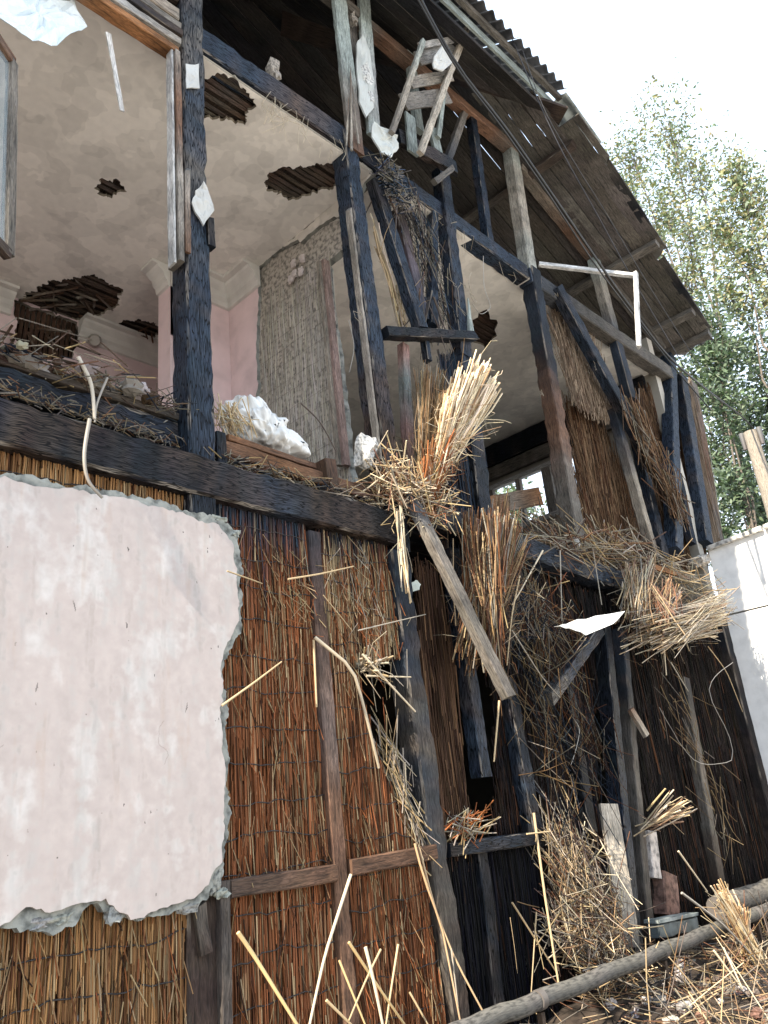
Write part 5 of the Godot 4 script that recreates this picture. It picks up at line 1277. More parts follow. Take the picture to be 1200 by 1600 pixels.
func bundles() -> void:
	bundle("reed_bundle", "big torn reed bundle fanning out with pale cut tips", [Vector3(3.509, 3.314, 0.100), Vector3(3.665, 3.631, 0.160)], [Vector3(3.658, 4.176, 0.340), Vector3(3.792, 4.253, 0.360), Vector3(3.936, 4.286, 0.380), Vector3(4.100, 4.266, 0.380), Vector3(4.061, 4.173, 0.360)], 460, Vector2(0.004, 0.0085), [PALESTRAW * 1.1, PALESTRAW * 1.2, PALESTRAW, STRAW * 1.1, FAWN], 0.026)
	bundle("reed_bundle", "brown reed bundle standing behind the big pale-tipped one", [Vector3(3.542, 3.313, 0.060), Vector3(3.637, 3.723, 0.080)], [Vector3(3.551, 4.212, 0.120), Vector3(3.647, 4.285, 0.140), Vector3(3.738, 4.225, 0.180), Vector3(3.776, 4.132, 0.200)], 420, Vector2(0.0015, 0.0035), [FAWN * 0.7, STRAW * 0.6, Color(0.16, 0.11, 0.07), GREYSTRAW * 0.8, FAWN * 0.8], 0.02, M.reed)
	# its lower, rusty half down to the beam
	bundle("reed_bundle", "rust-brown reed stump under the big pale-tipped bundle", [Vector3(3.480, 3.252, 0.080), Vector3(3.534, 3.256, 0.100)], [Vector3(3.470, 3.588, 0.140), Vector3(3.613, 3.684, 0.160), Vector3(3.794, 3.771, 0.180)], 260, Vector2(0.003, 0.006), [REEDO * 1.3, REEDO, ORANGEW * 0.6, REEDB * 1.2, FAWN * 0.7], 0.03, M.reed)
	bundle("reed_bundle", "wide brown reed mat hanging off the floor beam right of the plank", [Vector3(3.761, 2.484, 0.120), Vector3(3.941, 2.413, 0.160)], [Vector3(3.812, 3.235, 0.140), Vector3(4.026, 3.308, 0.180), Vector3(4.289, 3.355, 0.200), Vector3(4.416, 3.334, 0.200)], 760, Vector2(0.0022, 0.0052), [STRAW * 0.7, FAWN * 0.8, Color(0.20, 0.12, 0.07), GREYSTRAW * 0.7, REEDB * 1.3, REEDD * 1.5, Color(0.13, 0.08, 0.05)], 0.045, M.reed)
	bundle("reed_bundle", "short upright reed tuft beside the white wall corner", [Vector3(5.596, 2.830, 0.140), Vector3(5.873, 2.764, 0.220)], [Vector3(5.907, 3.266, 0.120), Vector3(6.297, 3.376, 0.140), Vector3(6.488, 3.371, 0.160)], 180, Vector2(0.0022, 0.006), [STRAW * 0.8, FAWN * 0.8, PALESTRAW * 0.7, BROWN, GREYSTRAW * 0.7], 0.05)
	bundle("reed_bundle", "brown reed clump bent over towards the white wall", [Vector3(5.681, 2.689, 0.250), Vector3(6.228, 2.702, 0.300)], [Vector3(6.074, 3.133, 0.200), Vector3(6.398, 3.191, 0.250), Vector3(6.411, 3.069, 0.300)], 240, Vector2(0.0022, 0.0055), [STRAW * 0.7, FAWN * 0.8, BROWN, REEDB * 1.2, GREYSTRAW * 0.7], 0.06)
	bundle("reed_bundle", "pale straw spray drooping at the corner of the white wall", [Vector3(5.774, 2.684, 0.200), Vector3(5.904, 2.628, 0.280)], [Vector3(7.448, 3.214, 0.250), Vector3(7.323, 3.035, 0.300), Vector3(7.117, 2.863, 0.320)], 360, Vector2(0.0018, 0.0045), [PALESTRAW * 0.8, STRAW * 0.8, GREYSTRAW, GREYSTRAW * 0.7, FAWN * 0.7], 0.09)
	bundle("reed_bundle", "short sunlit reed tuft lying by the felted pipe on the right", [Vector3(5.680, 0.535, 0.500), Vector3(5.807, 0.442, 0.550)], [Vector3(5.377, 0.906, 0.500), Vector3(5.551, 0.903, 0.500), Vector3(5.720, 0.845, 0.500)], 110, Vector2(0.004, 0.007), [PALESTRAW * 0.9, STRAW, FAWN], 0.035)
	bundle("reed_bundle", "short reed ends sticking out right of the pale board", [Vector3(5.478, 1.341, 0.050), Vector3(5.569, 1.293, 0.050)], [Vector3(5.545, 1.549, 0.280), Vector3(5.813, 1.471, 0.300), Vector3(5.888, 1.415, 0.300)], 26, Vector2(0.004, 0.008), [PALESTRAW, STRAW, BROWN], 0.03)
	bundle("reed_bundle", "little reed star poking out of the torn hole", [Vector3(2.944, 2.340, 0.000), Vector3(2.973, 2.271, 0.020)], [Vector3(2.885, 2.391, 0.140), Vector3(2.930, 2.304, 0.180), Vector3(2.951, 2.237, 0.160), Vector3(2.939, 2.122, 0.120)], 26, Vector2(0.004, 0.0075), [GREYSTRAW, STRAW, PALESTRAW * 0.8], 0.02)
	bundle("reed_bundle", "dangling pale reeds in front of the middle post under the beam", [Vector3(3.229, 3.314, 0.100), Vector3(3.352, 3.253, 0.120)], [Vector3(3.174, 2.776, 0.120), Vector3(3.184, 2.573, 0.140), Vector3(3.232, 2.614, 0.140), Vector3(3.356, 2.891, 0.140)], 12, Vector2(0.004, 0.0065), [GREYSTRAW, STRAW, PALESTRAW * 0.7], 0.012)
	bundle("reed_bundle", "straw-coloured reeds standing inside between the middle post and brace", [Vector3(3.773, 4.715, -0.060), Vector3(3.689, 4.681, -0.060)], [Vector3(3.474, 5.620, -0.060), Vector3(3.593, 5.286, -0.060), Vector3(3.745, 5.193, -0.060)], 26, Vector2(0.004, 0.007), [STRAW, STRAW * 0.8, PALESTRAW * 0.8], 0.02)
	# charred scrap of mat under the white plaster scrap
	var mb := MB.new()
	for k in 340:
		var f := rng.randf()
		var p := Vector3(3.500, 5.944, 0.120).lerp(Vector3(3.694, 5.663, 0.100), f) + Vector3(rng.randfn() * 0.05 * (1.1 - f * 0.6), rng.randfn() * 0.03, rng.randfn() * 0.03)
		var d := Vector3(0.75 + rng.randfn() * 0.35, 0.35 + rng.randfn() * 0.4, rng.randfn() * 0.4).normalized() * rng.randf_range(0.03, 0.10)
		stalk(mb, p - d, p + d, rng.randf_range(0.002, 0.0045), pick([CHAR_SKY * 2.2, GREYSTRAW * 0.6, CHAR, GREYSTRAW * 0.4, Color(0.16, 0.15, 0.15)]), 0, 4)
	tag(put(mb, "mat_scrap", M.reed), "grey charred scrap of reed mat hanging below the head beam", "reed scrap")
	# pale fibres hanging under the head beam
	mb = MB.new()
	for k in 46:
		var p := Vector3(rng.randf_range(2.5, 3.25), 6.0, rng.randf_range(-0.05, 0.04)) if k < 30 else Vector3(rng.randf_range(3.9, 5.4), 5.96, rng.randf_range(-0.05, 0.04))
		var l := rng.randf_range(0.05, 0.28)
		mb.tube([p, p + Vector3(rng.randfn() * 0.03, -l * 0.5, rng.randfn() * 0.02), p + Vector3(rng.randfn() * 0.06, -l, rng.randfn() * 0.04)], 0.002, 0.0012, GREYSTRAW, PALESTRAW * 0.8, 4)
	tag(put(mb, "hanging_fibres", M.reed), "pale plant fibres hanging from the underside of the head beam", "fibres", "", "stuff")
	# curled wires and fibres on the studs and on the beam
	for q in [[Vector3(4.191, 5.380, 0.080), 0.10, "on the fallen middle studs, highest"], [Vector3(4.272, 5.213, 0.080), 0.13, "looped round the fallen middle studs"], [Vector3(4.421, 5.371, 0.080), 0.09, "right of the fallen middle studs"], [Vector3(3.162, 4.650, 0.050), 0.07, "before the dark doorway"], [Vector3(5.875, 5.999, 0.050), 0.08, "at the top of the right post"], [Vector3(5.255, 4.761, 0.050), 0.08, "beside the burnt part of the right post"], [Vector3(4.483, 4.302, 0.000), 0.12, "below the big reed bundle, before the dark room"], [Vector3(6.332, 5.404, 0.060), 0.07, "on the slanting brace right of the right post"]]:
		var pts := []
		var c0: Vector3 = q[0]
		var a0 := rng.randf() * TAU
		for j in 14:
			var a := a0 + j * rng.randf_range(0.25, 0.5)
			pts.append(c0 + Vector3(cos(a) * q[1] * (0.5 + 0.04 * j), sin(a) * q[1] * 0.7 - j * 0.012, 0.03 * sin(a * 0.7)))
		mb = MB.new()
		mb.tube(pts, 0.0022, 0.0016, GREYSTRAW, GREYSTRAW * 0.8, 4)
		tag(put(mb, "curled_fibre", M.reed), "thin pale curled fibre " + q[2], "fibre", "curled fibres on the frame")
	# burnt tangle on the fallen studs
	mb = MB.new()
	scatter(mb, 260, Vector3(3.889, 5.874, 0.000), Vector3(4.166, 4.955, 0.000), Vector3(0.12, 0.1, 0.08), Vector3(0.15, -1, 0), 0.3, Vector2(0.08, 0.4), Vector2(0.0018, 0.004), [CHAR_SKY * 1.5, CHAR, GREYSTRAW * 0.5, CBROWN])
	tag(put(mb, "burnt_stalks", M.reed), "burnt stalks tangled over the fallen middle studs", "burnt stalks", "", "stuff")

# ---------------------------------------------------------------- single reeds and wires
func reed(pts: Array, r: float, col: Color, label: String, called := "loose_reed", cat := "reed", group := "") -> void:
	var mb := MB.new()
	var cv := Curve3D.new()
	for k in pts.size():
		var d: Vector3 = (pts[mini(k + 1, pts.size() - 1)] - pts[maxi(k - 1, 0)]) / (12.0 if called == "loose_reed" else 5.0)
		cv.add_point(pts[k], -d, d)
	var q := []
	var m := 8 if called == "loose_reed" else 24
	for j in m + 1: q.append(cv.sample_baked(cv.get_baked_length() * j / m, true))
	mb.tube(q, r, r * 0.7, col, col * 0.8, 6)
	tag(put(mb, called, M.straw), label, cat, group)

func loose_reeds() -> void:
	var y := Color(0.58, 0.42, 0.20)
	reed([Vector3(1.819, 1.236, 0.450), Vector3(1.880, 1.158, 0.450), Vector3(2.031, 0.904, 0.500)], 0.0075, y, "yellow split reed slanting down left of the bottom stud")
	reed([Vector3(2.593, 1.339, 0.200), Vector3(2.330, 1.071, 0.300), Vector3(2.147, 0.871, 0.400)], 0.0075, PALESTRAW * 0.8, "long pale reed leaning before the lower brown stud")
	reed([Vector3(2.411, 1.096, 0.450), Vector3(2.439, 0.982, 0.450), Vector3(2.474, 0.804, 0.450)], 0.007, PALESTRAW * 0.95, "bright pale reed standing at the bottom with white tip")
	reed([Vector3(2.372, 1.118, 0.400), Vector3(2.508, 0.944, 0.400), Vector3(2.663, 0.755, 0.400)], 0.006, y * 0.9, "thin yellow reed crossing behind the bright one at the bottom")
	reed([Vector3(2.694, 1.059, 0.350), Vector3(2.635, 0.918, 0.350), Vector3(2.578, 0.773, 0.350)], 0.005, STRAW, "short straw reed standing right of the bright one")
	reed([Vector3(2.522, 1.070, 0.420), Vector3(2.422, 0.972, 0.420), Vector3(2.326, 0.865, 0.420)], 0.0045, STRAW * 0.9, "thin reed leaning left across the bright one")
	reed([Vector3(2.405, 1.047, 0.300), Vector3(2.416, 0.937, 0.350), Vector3(2.438, 0.804, 0.400)], 0.005, y * 0.7, "dull yellow reed left of the bright one")
	reed([Vector3(2.787, 0.863, 0.300), Vector3(2.847, 0.710, 0.350)], 0.005, STRAW * 0.8, "short reed end low before the middle post")
	reed([Vector3(2.240, 0.947, 0.400), Vector3(2.370, 0.820, 0.420)], 0.006, STRAW, "short reed end at the foot of the lower stud")
	reed([Vector3(3.169, 1.423, 0.060), Vector3(3.166, 1.270, 0.100), Vector3(3.201, 1.042, 0.150), Vector3(3.094, 0.657, 0.300)], 0.006, Color(0.34, 0.22, 0.12), "brown bent reed falling along the middle post, inner one")
	reed([Vector3(3.199, 1.399, 0.060), Vector3(3.203, 1.125, 0.120), Vector3(3.219, 0.906, 0.200), Vector3(3.270, 0.669, 0.300)], 0.006, Color(0.40, 0.28, 0.16), "brown bent reed falling along the middle post, outer one")
	reed([Vector3(3.196, 0.957, 0.200), Vector3(3.199, 0.805, 0.200), Vector3(3.200, 0.626, 0.200)], 0.004, GREYSTRAW, "short grey reed hanging from the outer bent reed")
	reed([Vector3(2.564, 2.402, 0.100), Vector3(2.718, 2.262, 0.160), Vector3(2.759, 2.202, 0.160), Vector3(2.836, 1.992, 0.140), Vector3(2.924, 1.785, 0.100)], 0.009, PALESTRAW * 0.75, "thick whitish reed snapped to a bend over the torn hole")
	reed([Vector3(2.857, 2.337, 0.120), Vector3(2.978, 2.197, 0.160), Vector3(3.144, 2.047, 0.180)], 0.0065, PALESTRAW * 0.9, "straight pale reed slanting over the torn hole")
	reed([Vector3(2.875, 2.228, 0.120), Vector3(3.138, 2.224, 0.180)], 0.0055, PALESTRAW * 0.8, "level pale reed across the torn hole")
	reed([Vector3(2.018, 2.063, 0.100), Vector3(2.167, 2.158, 0.120), Vector3(2.351, 2.270, 0.100)], 0.0055, STRAW, "straw reed slanting up from the torn plaster edge")
	reed([Vector3(2.399, 2.668, 0.120), Vector3(2.581, 2.714, 0.140), Vector3(2.866, 2.809, 0.100)], 0.005, STRAW, "level straw reed across the upper end of the stud")
	reed([Vector3(2.062, 2.665, 0.100), Vector3(2.259, 2.632, 0.100)], 0.004, STRAW * 0.8, "thin twig beside the upper plaster corner")
	reed([Vector3(2.572, 2.394, 0.080), Vector3(2.565, 2.072, 0.080)], 0.006, STRAW, "upright straw reed left of the lower stud")
	reed([Vector3(2.863, 2.464, 0.100), Vector3(3.360, 2.592, 0.140)], 0.004, GREYSTRAW, "thin grey reed above the torn hole")
	reed([Vector3(2.674, 2.638, 0.060), Vector3(2.857, 2.472, 0.060)], 0.003, STRAW, "hair-thin reed right of the stud under the beam")
	reed([Vector3(3.808, 1.506, 0.350), Vector3(3.796, 1.134, 0.350), Vector3(3.756, 0.710, 0.380)], 0.0075, STRAW, "long upright reed before the soot-black wall")
	reed([Vector3(3.717, 1.408, 0.350), Vector3(3.907, 1.405, 0.370)], 0.005, STRAW, "short cross reed on the long upright one")
	reed([Vector3(3.578, 1.103, 0.300), Vector3(3.813, 0.753, 0.340)], 0.005, STRAW * 0.6, "dim reed slanting left of the long upright one")
	reed([Vector3(3.771, 1.034, 0.300), Vector3(3.633, 0.701, 0.300)], 0.004, STRAW * 0.8, "thin reed left of the long upright one")
	reed([Vector3(5.460, 1.168, 0.300), Vector3(5.754, 0.889, 0.300)], 0.007, PALESTRAW * 0.9, "pale reed slanting on the dark wall left of the felted pipe")
	reed([Vector3(4.986, 0.972, 0.500), Vector3(5.341, 0.749, 0.550), Vector3(5.714, 0.425, 0.600)], 0.008, GREYW * 0.8, "grey stick slanting down to the bottom right corner")
	reed([Vector3(4.824, 0.698, 0.700), Vector3(4.969, 0.486, 0.750)], 0.006, PALESTRAW, "pale reed splinter over the rubble, left of a pair")
	reed([Vector3(4.951, 0.693, 0.700), Vector3(4.962, 0.503, 0.750)], 0.006, PALESTRAW, "pale reed splinter over the rubble, right of a pair")
	reed([Vector3(7.370, 2.740, 0.050), Vector3(7.525, 2.505, 0.100), Vector3(7.670, 2.152, 0.100)], 0.005, STRAW, "straw reed hanging before the dark wall by the white wall")
	reed([Vector3(6.195, 2.490, 0.200), Vector3(6.392, 2.271, 0.200)], 0.006, GREYSTRAW, "grey reed hanging above the dark right stud")
	reed([Vector3(5.990, 2.703, 0.200), Vector3(6.077, 2.605, 0.220), Vector3(6.023, 2.376, 0.220)], 0.007, PALESTRAW * 0.9, "drooping pale reed under the straw spray")
	reed([Vector3(4.264, 2.928, 0.200), Vector3(4.082, 2.650, 0.220), Vector3(3.976, 2.331, 0.200)], 0.006, STRAW, "pale reed hanging right of the leaning plank")
	reed([Vector3(4.595, 3.158, 0.200), Vector3(4.235, 2.817, 0.200), Vector3(4.127, 2.721, 0.200)], 0.006, PALESTRAW * 0.9, "pale reed caught before the blue-black floor beam")
	reed([Vector3(4.822, 3.196, 0.200), Vector3(4.682, 2.674, 0.200)], 0.005, GREYSTRAW, "upright grey reed before the blue-black floor beam")
	reed([Vector3(5.452, 3.378, 0.120), Vector3(5.416, 2.889, 0.120)], 0.005, GREYSTRAW, "upright grey reed at the foot of the right post")
	reed([Vector3(4.085, 2.554, 0.200), Vector3(4.321, 2.291, 0.200), Vector3(4.497, 2.159, 0.200)], 0.005, GREYSTRAW * 0.9, "long grey reed slanting towards the charred brace")
	reed([Vector3(8.596, 5.069, 0.100), Vector3(8.269, 4.010, 0.120)], 0.004, GREYSTRAW, "thin grey reed outside the house corner")
	reed([Vector3(3.712, 2.100, 0.300), Vector3(3.589, 1.778, 0.300)], 0.006, STRAW, "straw reed hanging from the lower end of the plank")
	reed([Vector3(2.660, 3.767, 0.000), Vector3(2.796, 3.687, 0.000), Vector3(2.904, 3.534, 0.000)], 0.005, CBROWN, "dark twig leaning on the bare partition", "loose_twig", "twig")
	reed([Vector3(1.345, 3.548, 0.050), Vector3(1.403, 3.429, 0.060), Vector3(1.416, 3.252, 0.080)], 0.010, PALEW * 0.9, "pale forked twig standing on the left sill, upper piece", "loose_twig", "twig")
	reed([Vector3(1.394, 3.245, 0.080), Vector3(1.368, 3.066, 0.100), Vector3(1.389, 2.955, 0.100), Vector3(1.453, 2.890, 0.100)], 0.009, GREYW * 0.8, "bent grey twig hanging over the left floor beam", "loose_twig", "twig")
	reed([Vector3(1.483, 3.494, 0.050), Vector3(1.430, 3.339, 0.070), Vector3(1.417, 3.237, 0.080)], 0.006, GREYW * 0.8, "side branch of the forked twig on the left sill", "loose_twig", "twig")
	# wire ends
	var g := Color(0.30, 0.28, 0.25)
	reed([Vector3(7.733, 2.607, 0.100), Vector3(7.154, 2.425, 0.120), Vector3(6.990, 2.253, 0.120), Vector3(7.166, 1.987, 0.120), Vector3(7.171, 1.775, 0.120), Vector3(6.938, 1.718, 0.120), Vector3(6.451, 1.750, 0.100), Vector3(6.177, 1.985, 0.100), Vector3(6.041, 2.153, 0.100)], 0.003, g * 1.3, "thin wire loop on the dark wall near the white wall", "loose_wire", "wire")
	reed([Vector3(4.713, 5.780, 0.050), Vector3(4.652, 5.435, 0.050), Vector3(4.692, 5.281, 0.050), Vector3(4.528, 5.138, 0.050), Vector3(4.444, 5.190, 0.050)], 0.003, g * 1.2, "bent wire hanging from the head beam in the middle", "loose_wire", "wire")
	reed([Vector3(3.089, 4.490, 0.020), Vector3(3.110, 4.287, 0.020), Vector3(3.052, 4.097, 0.020)], 0.0025, g, "thin wire end before the doorway", "loose_wire", "wire")
	reed([Vector3(4.773, 2.060, 0.100), Vector3(4.825, 1.978, 0.100), Vector3(4.745, 1.856, 0.100), Vector3(4.652, 1.759, 0.100)], 0.0028, g * 1.3, "wire dangling below the charred brace", "loose_wire", "wire")

# ---------------------------------------------------------------- litter
func floor_litter() -> void:
	var cs := [GREYSTRAW * 0.35, GREYSTRAW * 0.6, BROWN * 0.6, CBROWN, STRAW * 0.5, GREYW * 0.4, CHAR]
	var mb := MB.new()
	scatter(mb, 1500, Vector3(0.5, 3.53, -0.18), Vector3(1.88, 3.50, -0.18), Vector3(0.05, 0.05, 0.22), Vector3(1, 0, 0.1), 0.5, Vector2(0.03, 0.16), Vector2(0.002, 0.0045), cs)
	scatter(mb, 60, Vector3(0.5, 3.55, -0.1), Vector3(1.88, 3.52, -0.1), Vector3(0.05, 0.05, 0.22), Vector3(1, 0.1, 0.1), 0.5, Vector2(0.1, 0.3), Vector2(0.002, 0.0045), cs)
	for k in 260:
		var q := rng.randf_range(0.01, 0.035)
		lump_into(mb, Vector3(rng.randf_range(0.5, 1.88), 3.505 + rng.randf() * 0.03, -0.18 + rng.randfn() * 0.08), Vector3(q * 1.4, q, q * 1.2), vary(pick([CBROWN, GREYW * 0.5, GREYW * 0.8, CHAR]), 0.2), k * 1.3, 0.6)
	scatter(mb, 350, Vector3(0.6, 3.34, 0.0), Vector3(1.88, 3.29, 0.0), Vector3(0.05, 0.04, 0.06), Vector3(1, -0.1, 0.1), 0.6, Vector2(0.02, 0.09), Vector2(0.0018, 0.0035), cs)
	tag(put(mb, "straw_litter", M.reed), "loose straw and ash heaped along the left sill", "straw", "", "stuff")
	mb = MB.new()
	scatter(mb, 300, Vector3(2.05, 3.27, 0.0), Vector3(3.3, 3.26, 0.0), Vector3(0.05, 0.03, 0.08), Vector3(1, 0, 0.1), 0.6, Vector2(0.03, 0.2), Vector2(0.002, 0.0045), cs)
	scatter(mb, 70, Vector3(2.225, 3.618, -0.150), Vector3(2.348, 3.617, -0.150), Vector3(0.06, 0.05, 0.06), Vector3(0.2, -1, 0.3), 0.4, Vector2(0.1, 0.25), Vector2(0.0025, 0.004), [PALESTRAW * 0.8, STRAW])
	tag(put(mb, "straw_litter", M.reed), "thin straw strewn on the floor beam under the white sack", "straw", "", "stuff")
	mb = MB.new()
	scatter(mb, 420, Vector3(3.202, 3.437, 0.080), Vector3(3.608, 3.271, 0.100), Vector3(0.14, 0.14, 0.1), Vector3(0.6, -0.4, 0.2), 0.7, Vector2(0.06, 0.35), Vector2(0.0025, 0.005), [GREYSTRAW * 0.8, STRAW * 0.8, BROWN, PALESTRAW * 0.8])
	tag(put(mb, "straw_litter", M.reed), "snarled straw round the foot of the big reed bundle", "straw", "", "stuff")
	mb = MB.new()
	scatter(mb, 620, Vector3(4.863, 3.328, -0.050), Vector3(6.581, 3.521, -0.100), Vector3(0.2, 0.16, 0.2), Vector3(1, -0.25, 0.1), 0.5, Vector2(0.15, 0.6), Vector2(0.003, 0.006), [GREYSTRAW * 0.6, GREYSTRAW * 0.9, BROWN, STRAW * 0.6, CBROWN])
	tag(put(mb, "straw_litter", M.reed), "grey straw heaped on the right floor beam behind the posts", "straw", "", "stuff")
	mb = MB.new()
	scatter(mb, 220, Vector3(4.253, 2.954, 0.100), Vector3(4.822, 2.577, 0.100), Vector3(0.3, 0.25, 0.14), Vector3(0.2, -1, 0.1), 0.6, Vector2(0.1, 0.5), Vector2(0.0014, 0.0034), [GREYSTRAW * 0.6, GREYSTRAW * 0.3, STRAW * 0.4, REEDB * 0.7, CHAR])
	scatter(mb, 220, Vector3(4.522, 2.565, 0.040), Vector3(5.041, 1.736, 0.040), Vector3(0.3, 0.3, 0.10), Vector3(0.15, -1, 0.1), 0.4, Vector2(0.15, 0.6), Vector2(0.0014, 0.0034), [GREYSTRAW * 0.35, REEDD, STRAW * 0.3, REEDB * 0.6, CHAR, CHAR])
	scatter(mb, 120, Vector3(4.229, 2.689, 0.120), Vector3(4.573, 1.438, 0.120), Vector3(0.3, 0.2, 0.10), Vector3(0.3, -1, 0.1), 0.5, Vector2(0.15, 0.55), Vector2(0.0016, 0.0036), [GREYSTRAW * 0.4, STRAW * 0.3, FAWN * 0.3, CHAR, CHAR])
	scatter(mb, 90, Vector3(6.240, 2.651, 0.060), Vector3(6.958, 1.089, 0.060), Vector3(0.4, 0.3, 0.06), Vector3(0.3, -1, 0.1), 0.4, Vector2(0.08, 0.35), Vector2(0.0016, 0.0034), [GREYSTRAW * 0.5, STRAW * 0.5, FAWN * 0.4])
	scatter(mb, 200, Vector3(6.756, 3.430, 0.100), Vector3(7.430, 3.030, 0.120), Vector3(0.3, 0.12, 0.2), Vector3(0.8, -0.3, 0.4), 0.5, Vector2(0.1, 0.45), Vector2(0.003, 0.0055), [GREYSTRAW, GREYSTRAW * 0.7, STRAW * 0.8])
	tag(put(mb, "straw_litter", M.reed), "grey straw dangling before the dark right half of the facade", "straw", "", "stuff")
	var h2 := thing("fallen_lath", "orange-brown lath lying on the straw at the house corner", "lath", Vector3(7.206, 3.403, 0.000))
	tim(h2, "lath", Vector3(6.505, 3.356, 0.100), Vector3(7.206, 3.334, 0.140), 0.05, 0.02, M.wood, [ORANGEW * 0.8, ORANGEW, PALEW], {"rough": 0.003})
	# frayed bits on the reed wall
	mb = MB.new()
	scatter(mb, 90, Vector3(2.487, 2.732, -0.010), Vector3(2.620, 2.549, -0.010), Vector3(0.16, 0.2, 0.03), Vector3(0.3, -1, 0.15), 0.5, Vector2(0.05, 0.18), Vector2(0.0012, 0.0026), [STRAW * 0.8, STRAW * 0.6, REEDO])
	scatter(mb, 140, Vector3(2.900, 2.788, 0.000), Vector3(3.102, 2.455, 0.000), Vector3(0.22, 0.35, 0.03), Vector3(0.1, -1, 0.15), 0.35, Vector2(0.05, 0.25), Vector2(0.0012, 0.0028), [STRAW * 0.7, GREYSTRAW * 0.8, REEDO])
	scatter(mb, 90, Vector3(3.104, 1.953, -0.020), Vector3(3.266, 1.411, 0.000), Vector3(0.05, 0.05, 0.05), Vector3(0.25, -1, 0.1), 0.25, Vector2(0.1, 0.4), Vector2(0.002, 0.005), [GREYSTRAW * 0.7, STRAW * 0.6])
	scatter(mb, 60, Vector3(3.484, 1.486, 0.020), Vector3(3.783, 1.465, 0.020), Vector3(0.05, 0.06, 0.06), Vector3(0.8, 0.5, 0.2), 0.5, Vector2(0.1, 0.3), Vector2(0.003, 0.005), [GREYSTRAW * 0.8, STRAW * 0.6, REEDO])
	for k in 900:
		var p := Vector3(rng.randf_range(2.1, 3.3), rng.randf_range(0.7, 2.95), -0.005)
		if p.x > 2.95 and p.y < 2.45 and p.y > 1.36: continue
		if absf(p.x - 2.7) < 0.07: continue
		var d := Vector3(rng.randfn() * 0.28, -1, absf(rng.randfn()) * 0.12).normalized() * rng.randf_range(0.04, 0.20)
		stalk(mb, p, p + d, rng.randf_range(0.0012, 0.0032), pick([REEDO, REEDB, STRAW * 0.6, REEDO * 0.7, FAWN * 0.7, REEDD]), 0, 4)
	for k in 260:
		var p := Vector3(rng.randf_range(1.0, 1.9), rng.randf_range(0.7, 1.45), -0.005)
		var d := Vector3(rng.randfn() * 0.25, -1, absf(rng.randfn()) * 0.10).normalized() * rng.randf_range(0.04, 0.20)
		stalk(mb, p, p + d, rng.randf_range(0.0012, 0.0032), pick([REEDO, REEDB, STRAW * 0.6, FAWN * 0.8, REEDD]), 0, 4)
	tag(put(mb, "frayed_reed", M.reed), "frayed reed ends standing off the brown reed wall", "reed", "", "stuff")

